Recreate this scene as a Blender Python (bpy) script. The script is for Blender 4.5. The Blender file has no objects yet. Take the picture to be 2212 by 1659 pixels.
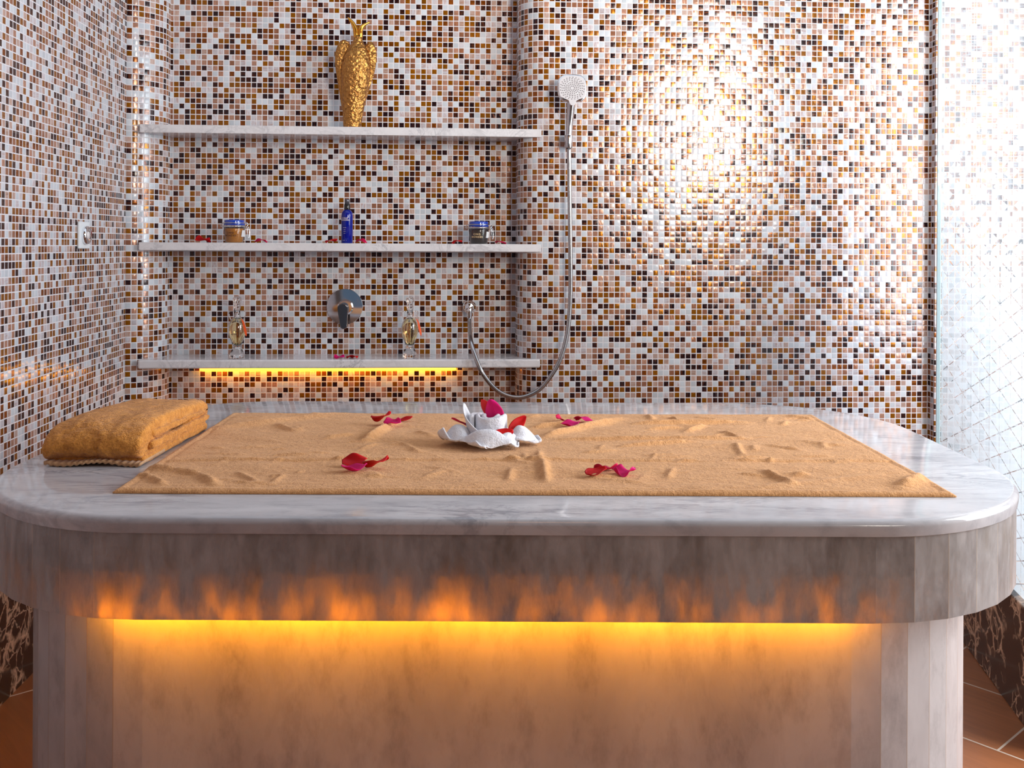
import bpy, bmesh, math, random
from mathutils import Vector, Matrix, noise
C = bpy.context.scene.collection
PI = math.pi
rng = random.Random(7)

# ------------------------------------------------------------------ camera
F = 2100.0; CX = 1106.0; HY = 527.0; CAMZ = 1.21; ROLL = math.radians(0.3)
cam_d = bpy.data.cameras.new('camera')
cam_d.sensor_width = 36.0; cam_d.lens = F / 2212 * 36.0
cam_d.shift_y = (HY - 829.5) / 2212.0
cam_d.clip_start = 0.05
cam = bpy.data.objects.new('camera', cam_d); C.objects.link(cam)
RV = Vector((math.cos(ROLL), 0, math.sin(ROLL))); UV_ = Vector((-math.sin(ROLL), 0, math.cos(ROLL)))
FW = Vector((0, 1, 0))
cam.matrix_world = Matrix(((RV.x, UV_.x, -FW.x, 0), (RV.y, UV_.y, -FW.y, 0), (RV.z, UV_.z, -FW.z, CAMZ), (0, 0, 0, 1)))
bpy.context.scene.camera = cam
EYE = Vector((0, 0, CAMZ))

def ray(px, py):
    return RV * ((px - CX) / F) + UV_ * (-(py - HY) / F) + FW
def on_z(px, py, z):                       # photo point on a horizontal plane
    d = ray(px, py); return EYE + d * ((z - CAMZ) / d.z)
def at_y(px, py, y):                       # photo point at a given distance
    return EYE + ray(px, py) * y

# wall frame: local x along the tiled back wall, local y into it, z up
TH = math.radians(3.6)
WO = at_y(1200, 527, 3.62); WO.z = 0
MW = Matrix.Translation(WO) @ Matrix.Rotation(TH, 4, 'Z')
MWI = MW.inverted()
def wl(px, py, d=0.0):                     # photo point on the back wall plane shifted d into the wall -> wall-local
    e = MWI @ EYE; v = MWI.to_3x3() @ ray(px, py)
    return e + v * ((d - e.y) / v.y)
PITCH = 0.0208
NICHE = 0.166

# ------------------------------------------------------------------ mesh helpers
def obj(name, bm, mat, parent=None, mw=None, smooth=True, recalc=True):
    if recalc: bmesh.ops.recalc_face_normals(bm, faces=bm.faces)
    me = bpy.data.meshes.new(name); bm.to_mesh(me); bm.free()
    if smooth:
        for p in me.polygons: p.use_smooth = True
    o = bpy.data.objects.new(name, me); C.objects.link(o)
    for m in (mat if isinstance(mat, (list, tuple)) else [mat]): me.materials.append(m)
    if parent: o.parent = parent
    if mw is not None: o.matrix_world = mw
    return o
def smooth_angle(o, deg=35):
    me = o.data; a = math.radians(deg)
    bm = bmesh.new(); bm.from_mesh(me)
    for e in bm.edges:
        e.smooth = len(e.link_faces) != 2 or e.calc_face_angle(0) < a
    bm.to_mesh(me); bm.free()
    return o
def tag(o, label, cat=None, group=None, kind=None):
    o['label'] = label
    if cat: o['category'] = cat
    if group: o['group'] = group
    if kind: o['kind'] = kind
    return o
def thing(name, label, cat, mw, group=None):
    o = bpy.data.objects.new(name, None); C.objects.link(o); o.empty_display_size = 0.05
    o.matrix_world = mw
    return tag(o, label, cat, group)
def subsurf(o, n=2):
    m = o.modifiers.new('subdivision', 'SUBSURF'); m.levels = n; m.render_levels = n; return o
def solid(o, t, off=0):
    m = o.modifiers.new('thickness', 'SOLIDIFY'); m.thickness = t; m.offset = off; return o
def bevel(o, w, n=2, ang=40):
    m = o.modifiers.new('bevel', 'BEVEL'); m.width = w; m.segments = n; m.limit_method = 'ANGLE'; m.angle_limit = math.radians(ang); return o

def add_box(bm, x0, x1, y0, y1, z0, z1, M=None):
    vs = [bm.verts.new(((M @ Vector(c)) if M else Vector(c))) for c in
          ((x0, y0, z0), (x1, y0, z0), (x1, y1, z0), (x0, y1, z0), (x0, y0, z1), (x1, y0, z1), (x1, y1, z1), (x0, y1, z1))]
    for f in ((0, 3, 2, 1), (4, 5, 6, 7), (0, 1, 5, 4), (1, 2, 6, 5), (2, 3, 7, 6), (3, 0, 4, 7)):
        bm.faces.new([vs[i] for i in f])
def add_rings(bm, rings, caps=(True, True), closed=True):
    R = [[bm.verts.new(p) for p in r] for r in rings]
    n = len(R[0])
    for a, b in zip(R, R[1:]):
        for i in range(n if closed else n - 1):
            j = (i + 1) % n
            bm.faces.new((a[i], a[j], b[j], b[i]))
    if caps[0]: bm.faces.new(R[0][::-1])
    if caps[1]: bm.faces.new(R[-1])
    return R
def add_lathe(bm, prof, n=32, M=None, caps=(True, True), cx=None):
    rings = []
    for k, (r, z) in enumerate(prof):
        ox = cx[k] if cx else 0.0
        ring = [Vector((ox + r * math.cos(2 * PI * i / n), r * math.sin(2 * PI * i / n), z)) for i in range(n)]
        rings.append([M @ p for p in ring] if M else ring)
    return add_rings(bm, rings, caps)
def catmull(pts, rad, sub=6):
    P = [Vector(p) for p in pts]; out = []; rr = []
    for i in range(len(P) - 1):
        p0 = P[max(i - 1, 0)]; p1 = P[i]; p2 = P[i + 1]; p3 = P[min(i + 2, len(P) - 1)]
        for k in range(sub):
            t = k / sub
            out.append(0.5 * ((2 * p1) + (-p0 + p2) * t + (2 * p0 - 5 * p1 + 4 * p2 - p3) * t * t + (-p0 + 3 * p1 - 3 * p2 + p3) * t ** 3))
            rr.append(rad[i] * (1 - t) + rad[i + 1] * t)
    out.append(P[-1]); rr.append(rad[-1])
    return out, rr
def add_tube(bm, pts, rad, n=10, sub=6, caps=True):
    if not isinstance(rad, (list, tuple)): rad = [rad] * len(pts)
    P, R = catmull(pts, rad, sub) if sub else ([Vector(p) for p in pts], list(rad))
    rings = []; up = None
    for i, p in enumerate(P):
        t = (P[min(i + 1, len(P) - 1)] - P[max(i - 1, 0)]).normalized()
        if up is None:
            up = Vector((0, 0, 1)) if abs(t.z) < 0.9 else Vector((0, 1, 0))
        s = t.cross(up).normalized(); up = s.cross(t).normalized()
        rings.append([p + (s * math.cos(2 * PI * k / n) + up * math.sin(2 * PI * k / n)) * R[i] for k in range(n)])
    add_rings(bm, rings, (caps, caps))
def add_prism(bm, poly, y0, y1, M=None):           # polygon in the x-z plane given depth along y
    a = [bm.verts.new((M @ Vector((x, y0, z))) if M else Vector((x, y0, z))) for x, z in poly]
    b = [bm.verts.new((M @ Vector((x, y1, z))) if M else Vector((x, y1, z))) for x, z in poly]
    n = len(poly)
    bm.faces.new(a); bm.faces.new(b[::-1])
    for i in range(n):
        j = (i + 1) % n
        bm.faces.new((a[i], b[i], b[j], a[j]))
def rrect(x0, x1, y0, y1, r, n):
    out = []
    for cx, cy, a0 in ((x1 - r, y0 + r, -PI / 2), (x1 - r, y1 - r, 0), (x0 + r, y1 - r, PI / 2), (x0 + r, y0 + r, PI)):
        for k in range(n + 1):
            a = a0 + PI / 2 * k / n
            out.append((cx + r * math.cos(a), cy + r * math.sin(a)))
    return out
def superellipse(cx, cz, a, b, e=3.0, n=40):
    out = []
    for i in range(n):
        t = 2 * PI * i / n; c, s = math.cos(t), math.sin(t)
        out.append((cx + a * math.copysign(abs(c) ** (2 / e), c), cz + b * math.copysign(abs(s) ** (2 / e), s)))
    return out

# ------------------------------------------------------------------ material helpers
class N:
    def __init__(s, name):
        s.m = bpy.data.materials.new(name); s.m.use_nodes = True
        s.t = s.m.node_tree; s.t.nodes.clear()
        s.out = s.t.nodes.new('ShaderNodeOutputMaterial')
    def n(s, typ, ins=None, **kw):
        nd = s.t.nodes.new(typ)
        for k, v in kw.items(): setattr(nd, k, v)
        for k, v in (ins or {}).items(): s.set(nd, k, v)
        return nd
    def set(s, nd, k, v):
        i = nd.inputs[k]
        if isinstance(v, bpy.types.NodeSocket): s.t.links.new(v, i)
        elif isinstance(v, bpy.types.Node): s.t.links.new(v.outputs[0], i)
        else:
            if isinstance(v, (tuple, list)) and len(v) == 3 and i.type == 'RGBA': v = (*v, 1)
            i.default_value = v
    def math(s, op, a, b=0.0, c=0.0, clamp=False):
        nd = s.n('ShaderNodeMath', {0: a, 1: b, 2: c}, operation=op); nd.use_clamp = clamp; return nd.outputs[0]
    def vm(s, op, a, b=(0, 0, 0)):
        return s.n('ShaderNodeVectorMath', {0: a, 1: b}, operation=op).outputs[0]
    def scale(s, a, k):
        return s.n('ShaderNodeVectorMath', {0: a, 'Scale': k}, operation='SCALE').outputs[0]
    def mix(s, f, a, b, blend='MIX'):
        nd = s.n('ShaderNodeMix', data_type='RGBA', blend_type=blend)
        s.set(nd, 0, f); s.set(nd, 6, a); s.set(nd, 7, b); return nd.outputs[2]
    def ramp(s, f, stops, interp='LINEAR'):
        nd = s.n('ShaderNodeValToRGB', {0: f}); cr = nd.color_ramp; cr.interpolation = interp
        while len(cr.elements) < len(stops): cr.elements.new(0.5)
        for e, (p, c) in zip(cr.elements, stops): e.position = p; e.color = (*c, 1) if len(c) == 3 else c
        return nd.outputs[0]
    def mapr(s, v, a, b, c=0.0, d=1.0, smooth=False):
        nd = s.n('ShaderNodeMapRange', {0: v, 1: a, 2: b, 3: c, 4: d}, interpolation_type='SMOOTHSTEP' if smooth else 'LINEAR'); return nd.outputs[0]
    def noise(s, v, scale, detail=3.0, rough=0.5, dist=0.0):
        return s.n('ShaderNodeTexNoise', {'Vector': v, 'Scale': scale, 'Detail': detail, 'Roughness': rough, 'Distortion': dist})
    def coord(s, which='Object'):
        return s.n('ShaderNodeTexCoord').outputs[which]
    def bsdf(s, **kw):
        nd = s.n('ShaderNodeBsdfPrincipled')
        for k, v in kw.items(): s.set(nd, k.replace('_', ' '), v)
        return nd
    def done(s, sh):
        s.t.links.new(sh.outputs[0] if isinstance(sh, bpy.types.Node) else sh, s.out.inputs[0]); return s.m

def plain(name, col, rough=0.5, metal=0.0, **kw):
    n = N(name)
    return n.done(n.bsdf(Base_Color=col, Roughness=rough, Metallic=metal, **kw))

def mosaic(name):
    n = N(name)
    uv = n.scale(n.coord('UV'), 1.0 / PITCH)
    cell = n.vm('FLOOR', uv); fr = n.vm('FRACTION', uv)
    wn = n.n('ShaderNodeTexWhiteNoise', {'Vector': cell}, noise_dimensions='3D')
    wn2 = n.n('ShaderNodeTexWhiteNoise', {'Vector': n.vm('ADD', cell, (17.3, 5.1, 2.7))}, noise_dimensions='3D')
    r1 = wn.outputs['Value']; r2 = wn2.outputs['Value']
    sx = n.n('ShaderNodeSeparateXYZ', {0: fr})
    du = n.math('ABSOLUTE', n.math('SUBTRACT', sx.outputs[0], 0.5)); dv = n.math('ABSOLUTE', n.math('SUBTRACT', sx.outputs[1], 0.5))
    edge = n.math('SUBTRACT', 0.5, n.math('MAXIMUM', du, dv))
    tile = n.mapr(edge, 0.062, 0.086, smooth=True)
    # streaks run along a direction that differs from tile to tile
    sw = n.math('GREATER_THAN', r2, 0.42)
    s_cell = n.n('ShaderNodeSeparateXYZ', {0: n.scale(wn.outputs['Color'], 40.0)})
    uu = n.math('ADD', sx.outputs[0], n.math('MULTIPLY', sx.outputs[1], n.math('MULTIPLY', n.math('SUBTRACT', r2, 0.6), 0.7)))
    a = n.n('ShaderNodeMix', {0: sw}, data_type='FLOAT'); n.set(a, 2, sx.outputs[1]); n.set(a, 3, uu)
    b = n.n('ShaderNodeMix', {0: sw}, data_type='FLOAT'); n.set(b, 2, uu); n.set(b, 3, sx.outputs[1])
    sv = n.n('ShaderNodeCombineXYZ', {0: n.math('ADD', n.math('MULTIPLY', a.outputs[0], 4.5), s_cell.outputs[0]),
                                      1: n.math('ADD', n.math('MULTIPLY', b.outputs[0], 0.7), s_cell.outputs[1]), 2: s_cell.outputs[2]})
    st = n.noise(sv.outputs[0], 1.0, 2.0, 0.6, 0.6).outputs[0]
    streak = n.mapr(st, 0.46, 0.68)
    base = n.ramp(r1, [(0.0, (0.53, 0.57, 0.61)), (0.18, (0.52, 0.50, 0.53)), (0.30, (0.46, 0.33, 0.28)), (0.38, (0.36, 0.175, 0.115)),
                       (0.50, (0.25, 0.100, 0.055)), (0.585, (0.205, 0.066, 0.0006)), (0.73, (0.130, 0.029, 0.0015)), (0.82, (0.012, 0.0042, 0.007))], 'CONSTANT')
    strk = n.ramp(r1, [(0.0, (0.55, 0.55, 0.57)), (0.18, (0.44, 0.30, 0.27)), (0.30, (0.38, 0.22, 0.16)), (0.38, (0.50, 0.30, 0.21)),
                       (0.50, (0.42, 0.20, 0.11)), (0.585, (0.34, 0.115, 0.0015)), (0.73, (0.34, 0.095, 0.004)), (0.82, (0.105, 0.024, 0.006))], 'CONSTANT')
    col = n.mix(streak, base, strk)
    col = n.mix(1.0, col, n.n('ShaderNodeCombineColor', {0: n.mapr(r2, 0, 1, 0.86, 1.1), 1: n.mapr(r2, 0, 1, 0.86, 1.1), 2: n.mapr(r2, 0, 1, 0.88, 1.12)}).outputs[0], 'MULTIPLY')
    grout = (0.69, 0.67, 0.70)
    col = n.mix(tile, grout, col)
    isflake = n.mapr(r1, 0.37, 0.39)
    metal = n.math('MULTIPLY', n.math('MULTIPLY', streak, isflake), n.math('MULTIPLY', tile, 0.8))
    rough = n.mapr(tile, 0, 1, 0.75, 0.13)
    rough = n.math('ADD', rough, n.math('MULTIPLY', metal, 0.2))
    geo = n.n('ShaderNodeNewGeometry'); nm = geo.outputs['Normal']
    tang = n.vm('CROSS_PRODUCT', (0, 0, 1), nm)
    rc = n.n('ShaderNodeSeparateXYZ', {0: wn2.outputs['Color']})
    tu = n.math('ADD', n.math('MULTIPLY', n.math('SUBTRACT', rc.outputs[0], 0.5), 0.07), n.math('MULTIPLY', n.math('SUBTRACT', sx.outputs[0], 0.5), 0.10))
    tv = n.math('ADD', n.math('MULTIPLY', n.math('SUBTRACT', rc.outputs[1], 0.5), 0.07), n.math('MULTIPLY', n.math('SUBTRACT', sx.outputs[1], 0.5), 0.10))
    nn = n.vm('NORMALIZE', n.vm('ADD', nm, n.vm('ADD', n.scale(tang, tu), n.scale((0, 0, 1), tv))))
    bp = n.n('ShaderNodeBump', {'Strength': 0.5, 'Distance': 0.0012, 'Height': tile, 'Normal': nn})
    return n.done(n.bsdf(Base_Color=col, Roughness=rough, Metallic=metal, Normal=bp.outputs[0], Specular_IOR_Level=0.42))

def marble(name, base=(0.74, 0.73, 0.75), vein=(0.24, 0.25, 0.29), scale=2.2, rough=0.12, amount=0.8, stretch=(1, 1, 1), seams=False, transl=0.0, cloud=0.35, lines=1.0):
    n = N(name)
    co = n.vm('MULTIPLY', n.coord('Object'), stretch)
    tint = None
    if seams:
        uv = n.n('ShaderNodeSeparateXYZ', {0: n.coord('UV')})
        fu = n.math('FRACT', uv.outputs[0]); fl = n.math('FLOOR', uv.outputs[0])
        wn = n.n('ShaderNodeTexWhiteNoise', {'W': n.math('ADD', fl, 0.5)}, noise_dimensions='1D')
        co = n.vm('ADD', co, n.scale(wn.outputs['Color'], 3.0))
        d = n.math('MULTIPLY', n.math('MINIMUM', fu, n.math('SUBTRACT', 1.0, fu)), uv.outputs[1])
        seam = n.math('LESS_THAN', d, 0.0009)
        tint = n.mapr(wn.outputs['Value'], 0, 1, 0.93, 1.05)
    n1 = n.noise(co, scale, 6, 0.6, 1.2).outputs[0]
    v1 = n.mapr(n.math('ABSOLUTE', n.math('SUBTRACT', n1, 0.5)), 0.0, 0.035, 1.0, 0.0, True)
    n2 = n.noise(co, scale * 2.7, 5, 0.65, 2.0).outputs[0]
    v2 = n.mapr(n.math('ABSOLUTE', n.math('SUBTRACT', n2, 0.47)), 0.0, 0.05, 0.55, 0.0, True)
    gate = n.mapr(n.noise(co, scale * 0.8, 2).outputs[0], 0.40, 0.62)
    cl = n.mapr(n.noise(co, scale * 1.5, 5, 0.6).outputs[0], 0.42, 0.72, 0.0, cloud)
    bl2 = n.mapr(n.noise(co, scale * 5.5, 6, 0.68).outputs[0], 0.50, 0.78, 0.0, cloud)
    k = n.math('MULTIPLY', n.math('ADD', n.math('MULTIPLY', n.math('MULTIPLY', n.math('MAXIMUM', v1, v2), gate), lines), n.math('ADD', cl, bl2), clamp=True), amount)
    col = n.mix(k, base, vein)
    if tint is not None:
        tc = n.n('ShaderNodeCombineColor', {0: tint, 1: tint, 2: tint}).outputs[0]
        col = n.mix(1.0, col, tc, 'MULTIPLY')
        col = n.mix(seam, col, (0.50, 0.42, 0.36))
    b = n.bsdf(Base_Color=col, Roughness=rough, Specular_IOR_Level=0.5)
    if transl:
        fl2 = n.noise(n.vm('MULTIPLY', n.coord('Object'), (9, 9, 2.6)), 3.2, 5, 0.7).outputs[0]
        tr = n.n('ShaderNodeBsdfTranslucent', {'Color': (0.95, 0.80, 0.60, 1)})
        mx = n.n('ShaderNodeMixShader', {0: n.mapr(fl2, 0.36, 0.66, 0.0, transl), 1: b.outputs[0], 2: tr.outputs[0]})
        return n.done(mx)
    return n.done(b)

def terry(name, col, col2, fine=900.0, bump=0.004, sheen=0.35):
    n = N(name); co = n.coord('Object')
    a = n.noise(co, fine, 3, 0.7).outputs[0]; c = n.noise(co, fine * 0.28, 3, 0.65).outputs[0]; b = n.noise(co, 40, 4, 0.6).outputs[0]
    k = n.math('ADD', n.math('MULTIPLY', a, 0.45), n.math('ADD', n.math('MULTIPLY', c, 0.35), n.math('MULTIPLY', b, 0.2)))
    cc = n.mix(n.mapr(k, 0.36, 0.64), col2, col)
    bp = n.n('ShaderNodeBump', {'Strength': 0.8, 'Distance': bump, 'Height': n.math('ADD', n.math('MULTIPLY', a, 0.5), c)})
    return n.done(n.bsdf(Base_Color=cc, Roughness=0.95, Normal=bp.outputs[0], Sheen_Weight=sheen, Sheen_Roughness=0.5, Specular_IOR_Level=0.15))

def petal_mat(name, col, col2):
    n = N(name); co = n.coord('UV')
    s = n.n('ShaderNodeSeparateXYZ', {0: co})
    vn = n.noise(n.vm('MULTIPLY', co, (14, 1.5, 1)), 1.0, 3).outputs[0]
    c = n.mix(n.mapr(n.math('ADD', n.math('MULTIPLY', s.outputs[1], 0.6), n.math('MULTIPLY', vn, 0.4)), 0.25, 0.8), col2, col)
    b = n.bsdf(Base_Color=c, Roughness=0.45, Specular_IOR_Level=0.3)
    t = n.n('ShaderNodeBsdfTranslucent', {'Color': c})
    return n.done(n.n('ShaderNodeMixShader', {0: 0.3, 1: b.outputs[0], 2: t.outputs[0]}))

def glassmat(name, col=(1, 1, 1), rough=0.0, ior=1.45):
    n = N(name)
    return n.done(n.bsdf(Base_Color=col, Roughness=rough, IOR=ior, Transmission_Weight=1.0))

def emis(name, col, st):
    n = N(name); return n.done(n.n('ShaderNodeEmission', {0: (*col, 1), 1: st}))

M_TILE = mosaic('mosaic_tiles')
M_SLAB = marble('marble_slab', (0.60, 0.585, 0.60), (0.18, 0.18, 0.21), 3.2, 0.08, 0.7, (0.8, 2.6, 1.0), cloud=0.6, lines=0.75)
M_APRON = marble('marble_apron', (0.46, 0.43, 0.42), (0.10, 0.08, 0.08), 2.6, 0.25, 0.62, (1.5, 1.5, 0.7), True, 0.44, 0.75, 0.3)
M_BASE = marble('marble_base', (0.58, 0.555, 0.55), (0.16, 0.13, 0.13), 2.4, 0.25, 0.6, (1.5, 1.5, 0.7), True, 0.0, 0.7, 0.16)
M_SHELF = marble('marble_shelf', (0.70, 0.68, 0.70), (0.34, 0.33, 0.36), 7.0, 0.12, 0.7, (1, 1, 1), False, 0.0, 0.2)
M_CHROME = plain('chrome', (0.80, 0.80, 0.82), 0.06, 1.0)
M_SATIN = plain('satin_chrome', (0.52, 0.50, 0.52), 0.16, 1.0)
M_STEEL = plain('steel_wire', (0.70, 0.70, 0.72), 0.18, 1.0)
M_WHITE = plain('white_plastic', (0.58, 0.55, 0.57), 0.35)
M_GREY = plain('grey_rubber', (0.09, 0.085, 0.09), 0.6)
M_BLACK = plain('black_plastic', (0.010, 0.009, 0.010), 0.18)
M_GLASS = glassmat('clear_glass')
M_OIL = glassmat('golden_oil', (0.93, 0.80, 0.42), 0.0, 1.44)
M_AMBER = emis('amber_light', (1.0, 0.335, 0.001), 50.0)

# ------------------------------------------------------------------ room shell
def sheet(name, prof, z0, z1, mat, mw, u0=0.0, flip=False, nz=1):
    bm = bmesh.new(); uvl = bm.loops.layers.uv.new('UVMap')
    acc = [u0]
    for a, b in zip(prof, prof[1:]): acc.append(acc[-1] + math.hypot(b[0] - a[0], b[1] - a[1]))
    lo = [bm.verts.new((x, y, z0)) for x, y in prof]; hi = [bm.verts.new((x, y, z1)) for x, y in prof]
    for i in range(len(prof) - 1):
        vs = [(lo[i], acc[i], z0), (lo[i + 1], acc[i + 1], z0), (hi[i + 1], acc[i + 1], z1), (hi[i], acc[i], z1)]
        if flip: vs = vs[::-1]
        f = bm.faces.new([v[0] for v in vs])
        for lp, v in zip(f.loops, vs): lp[uvl].uv = (v[1], v[2])
    return obj(name, bm, mat, None, mw, smooth=True, recalc=False)

ZPH = wl(1200, 607, 0).z          # a grout line at this height
ZTOP = 3.2
def zoff(o):                        # shift v so that a grout line falls on ZPH
    for l in o.data.uv_layers.active.data: l.uv.y = l.uv.y - ZPH + 100 * PITCH
s_corner = wl(272, 430).x
s_end = wl(2008, 430).x
nl = wl(368.5, 430, NICHE).x; nr = wl(1114, 430, NICHE).x
RL, RR = 0.14, 0.10
prof = [(s_corner, 0.0), (nl - RL, 0.0)]
prof += [(nl - RL + RL * math.sin(a), RL - RL * math.cos(a)) for a in [PI / 2 * k / 14 for k in range(1, 15)]]
prof += [(nl, NICHE), (nr, NICHE), (nr, RR)]
prof += [(nr + RR - RR * math.cos(a), RR - RR * math.sin(a)) for a in [PI / 2 * k / 12 for k in range(1, 13)]]
RET = 0.045
prof += [(s_end, 0.0), (s_end, -RET), (s_end + 1.35, -RET)]
wall_back = sheet('wall_back', prof, 0.0, ZTOP, M_TILE, MW, u0=PITCH * 0.4)
smooth_angle(wall_back, 30); zoff(wall_back)
tag(wall_back, 'mosaic tiled back wall with a recessed shelf niche', 'wall', kind='structure')
wall_left = sheet('wall_left', [(s_corner, -4.6), (s_corner, 0.0)], 0.0, ZTOP, M_TILE, MW, u0=PITCH * (300 - 4.6 / PITCH % 1))
zoff(wall_left)
tag(wall_left, 'mosaic tiled wall on the left with a small chrome fitting', 'wall', kind='structure')

# dark marble skirting
def dark_marble():
    n = N('dark_marble'); co = n.coord('Object')
    w = n.vm('ADD', co, n.scale(n.noise(co, 9, 4, 0.6).outputs['Color'], 0.10))
    vo = n.n('ShaderNodeTexVoronoi', {'Vector': w, 'Scale': 9.0}, feature='DISTANCE_TO_EDGE').outputs[0]
    vo2 = n.n('ShaderNodeTexVoronoi', {'Vector': w, 'Scale': 21.0}, feature='DISTANCE_TO_EDGE').outputs[0]
    g = n.mapr(n.noise(co, 7, 4).outputs[0], 0.44, 0.52)
    k = n.math('MULTIPLY', n.math('MAXIMUM', n.mapr(vo, 0.0, 0.075, 1, 0), n.mapr(vo2, 0.0, 0.07, 0.9, 0)), g)
    col = n.mix(n.noise(co, 14, 4).outputs[0], (0.010, 0.006, 0.006), (0.055, 0.026, 0.020))
    col = n.mix(k, col, (0.70, 0.46, 0.31))
    return n.done(n.bsdf(Base_Color=col, Roughness=0.15))
M_DARK = dark_marble()
bm = bmesh.new(); add_box(bm, s_corner, s_corner + 0.012, -4.6, -0.0, 0, 0.36)
bl = obj('baseboard_left', bm, M_DARK, None, MW, False); tag(bl, 'dark veined marble skirting below the left mosaic wall', 'baseboard', kind='structure')
bm = bmesh.new(); add_box(bm, s_corner + 0.012, nl - RL, -0.012, 0.0, 0, 0.36)
bb = obj('baseboard_back', bm, M_DARK, None, MW, False); tag(bb, 'dark veined marble skirting below the back mosaic wall', 'baseboard', kind='structure')

# floor
def floor_mat():
    n = N('wood_look_floor_tiles')
    co = n.n('ShaderNodeMapping', {'Vector': n.coord('Object'), 'Rotation': (0, 0, math.radians(48)), 'Location': (0.02, 0.031, 0)}).outputs[0]
    br = n.n('ShaderNodeTexBrick', {'Vector': co, 'Color1': (0.30, 0.095, 0.032, 1), 'Color2': (0.40, 0.145, 0.055, 1), 'Mortar': (0.62, 0.50, 0.40, 1),
             'Scale': 1.0, 'Mortar Size': 0.0028, 'Mortar Smooth': 0.1, 'Brick Width': 0.62, 'Row Height': 0.308})
    st = n.noise(n.vm('MULTIPLY', co, (2.5, 28, 1)), 1.6, 5, 0.65, 0.8).outputs[0]
    c = n.mix(n.mapr(st, 0.3, 0.75, 0.0, 0.75), br.outputs[0], n.mix(0.5, br.outputs[0], (0.05, 0.015, 0.006)))
    c = n.mix(br.outputs['Fac'], c, (0.62, 0.50, 0.40))
    return n.done(n.bsdf(Base_Color=c, Roughness=0.28))
bm = bmesh.new(); add_box(bm, -2.2, 3.4, -2.2, 5.0, -0.05, 0.0)
fl = obj('floor', bm, floor_mat(), None, None, False); tag(fl, 'brown wood look floor tiles laid diagonally with pale joints', 'floor', kind='structure')

# walls the photographer stands between (they shade the front of the table and show in the chrome)
M_BROWN = plain('dark_brown_plaster', (0.055, 0.032, 0.022), 0.7)
bm = bmesh.new()
WX0, WX1, WZ0, WZ1 = -1.0, 0.35, 0.35, 2.3
VX0, VX1, VZ0, VZ1 = 1.45, 2.72, 1.60, 3.08
for x0, x1, z0, z1 in ((-1.9, WX0, 0, ZTOP), (WX1, VX0, 0, ZTOP), (VX1, 3.4, 0, ZTOP), (WX0, WX1, 0, WZ0), (WX0, WX1, WZ1, ZTOP), (VX0, VX1, 0, VZ0), (VX0, VX1, VZ1, ZTOP)): add_box(bm, x0, x1, -1.75, -1.65, z0, z1)
wf = obj('wall_front', bm, M_BROWN, None, None, False); tag(wf, 'dark brown wall behind the camera around an assumed tall window', 'wall', kind='structure')
M_WOODF = plain('window_wood', (0.06, 0.03, 0.02), 0.5)
bm = bmesh.new()
for x in (WX0, (WX0 + WX1) / 2 - 0.03, WX1 - 0.06): add_box(bm, x, x + 0.06, -1.74, -1.66, WZ0, WZ1)
add_box(bm, WX0, WX1, -1.74, -1.66, WZ0, WZ0 + 0.06); add_box(bm, WX0, WX1, -1.74, -1.66, WZ1 - 0.06, WZ1)
w1 = obj('assumed_window_1', bm, M_WOODF, None, None, False)  # assumed window, read from the blue reflection in the chrome
n_ = N('blue_window_glass'); M_BPANE = n_.done(n_.n('ShaderNodeMixShader', {0: 0.06, 1: n_.n('ShaderNodeBsdfTransparent', {0: (0.05, 0.14, 0.22, 1)}).outputs[0], 2: n_.n('ShaderNodeBsdfGlossy', {1: 0.05}).outputs[0]}))  # blue tint added to dim the sky mirrored in the chrome
bm = bmesh.new(); add_box(bm, WX0, WX1, -1.712, -1.704, WZ0, WZ1); obj('pane', bm, M_BPANE, w1, None, False)
tag(w1, 'assumed tall two light window behind the camera', 'window', kind='structure')
bm = bmesh.new()
for x in (VX0, (VX0 + VX1) / 2 - 0.02, VX1 - 0.05): add_box(bm, x, x + 0.05, -1.74, -1.66, VZ0, VZ1)
add_box(bm, VX0, VX1, -1.74, -1.66, VZ0, VZ0 + 0.05); add_box(bm, VX0, VX1, -1.74, -1.66, VZ1 - 0.05, VZ1)
w3 = obj('assumed_window_3', bm, M_WOODF, None, None, False)  # assumed window, placed where the glare on the tiles points
n_ = N('dim_window_glass'); M_DPANE = n_.done(n_.n('ShaderNodeMixShader', {0: 0.06, 1: n_.n('ShaderNodeBsdfTransparent', {0: (0.25, 0.25, 0.27, 1)}).outputs[0], 2: n_.n('ShaderNodeBsdfGlossy', {1: 0.05}).outputs[0]}))  # tinted pane added to cut ambient light through the assumed high window
bm = bmesh.new(); add_box(bm, VX0, VX1, -1.712, -1.704, VZ0, VZ1); obj('pane', bm, M_DPANE, w3, None, False)
tag(w3, 'assumed high daylight window behind the camera to the right', 'window', kind='structure')
bm = bmesh.new(); add_box(bm, -1.9, 3.4, -1.75, 1.35, ZTOP, ZTOP + 0.1); add_box(bm, -1.9, 3.4, 3.3, 5.0, ZTOP, ZTOP + 0.1)
ce = obj('ceiling', bm, M_BROWN, None, None, False); tag(ce, 'dark ceiling open to an assumed skylight above the table', 'ceiling', kind='structure')  # skylight opening assumed, set back so the apron stays dark
M_PALE = plain('pale_plaster', (0.62, 0.52, 0.44), 0.8)
bm = bmesh.new()
RY0, RY1, RZ0, RZ1 = 0.9, 2.5, 0.7, 2.6
for y0, y1, z0, z1 in ((-1.75, RY0, 0, ZTOP), (RY1, 3.75, 0, ZTOP), (RY0, RY1, 0, RZ0), (RY0, RY1, RZ1, ZTOP)): add_box(bm, 2.75, 2.85, y0, y1, z0, z1)
wr = obj('wall_right', bm, M_PALE, None, None, False); tag(wr, 'pale wall on the right with an assumed wide daylight window', 'wall', kind='structure')
bm = bmesh.new()
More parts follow.
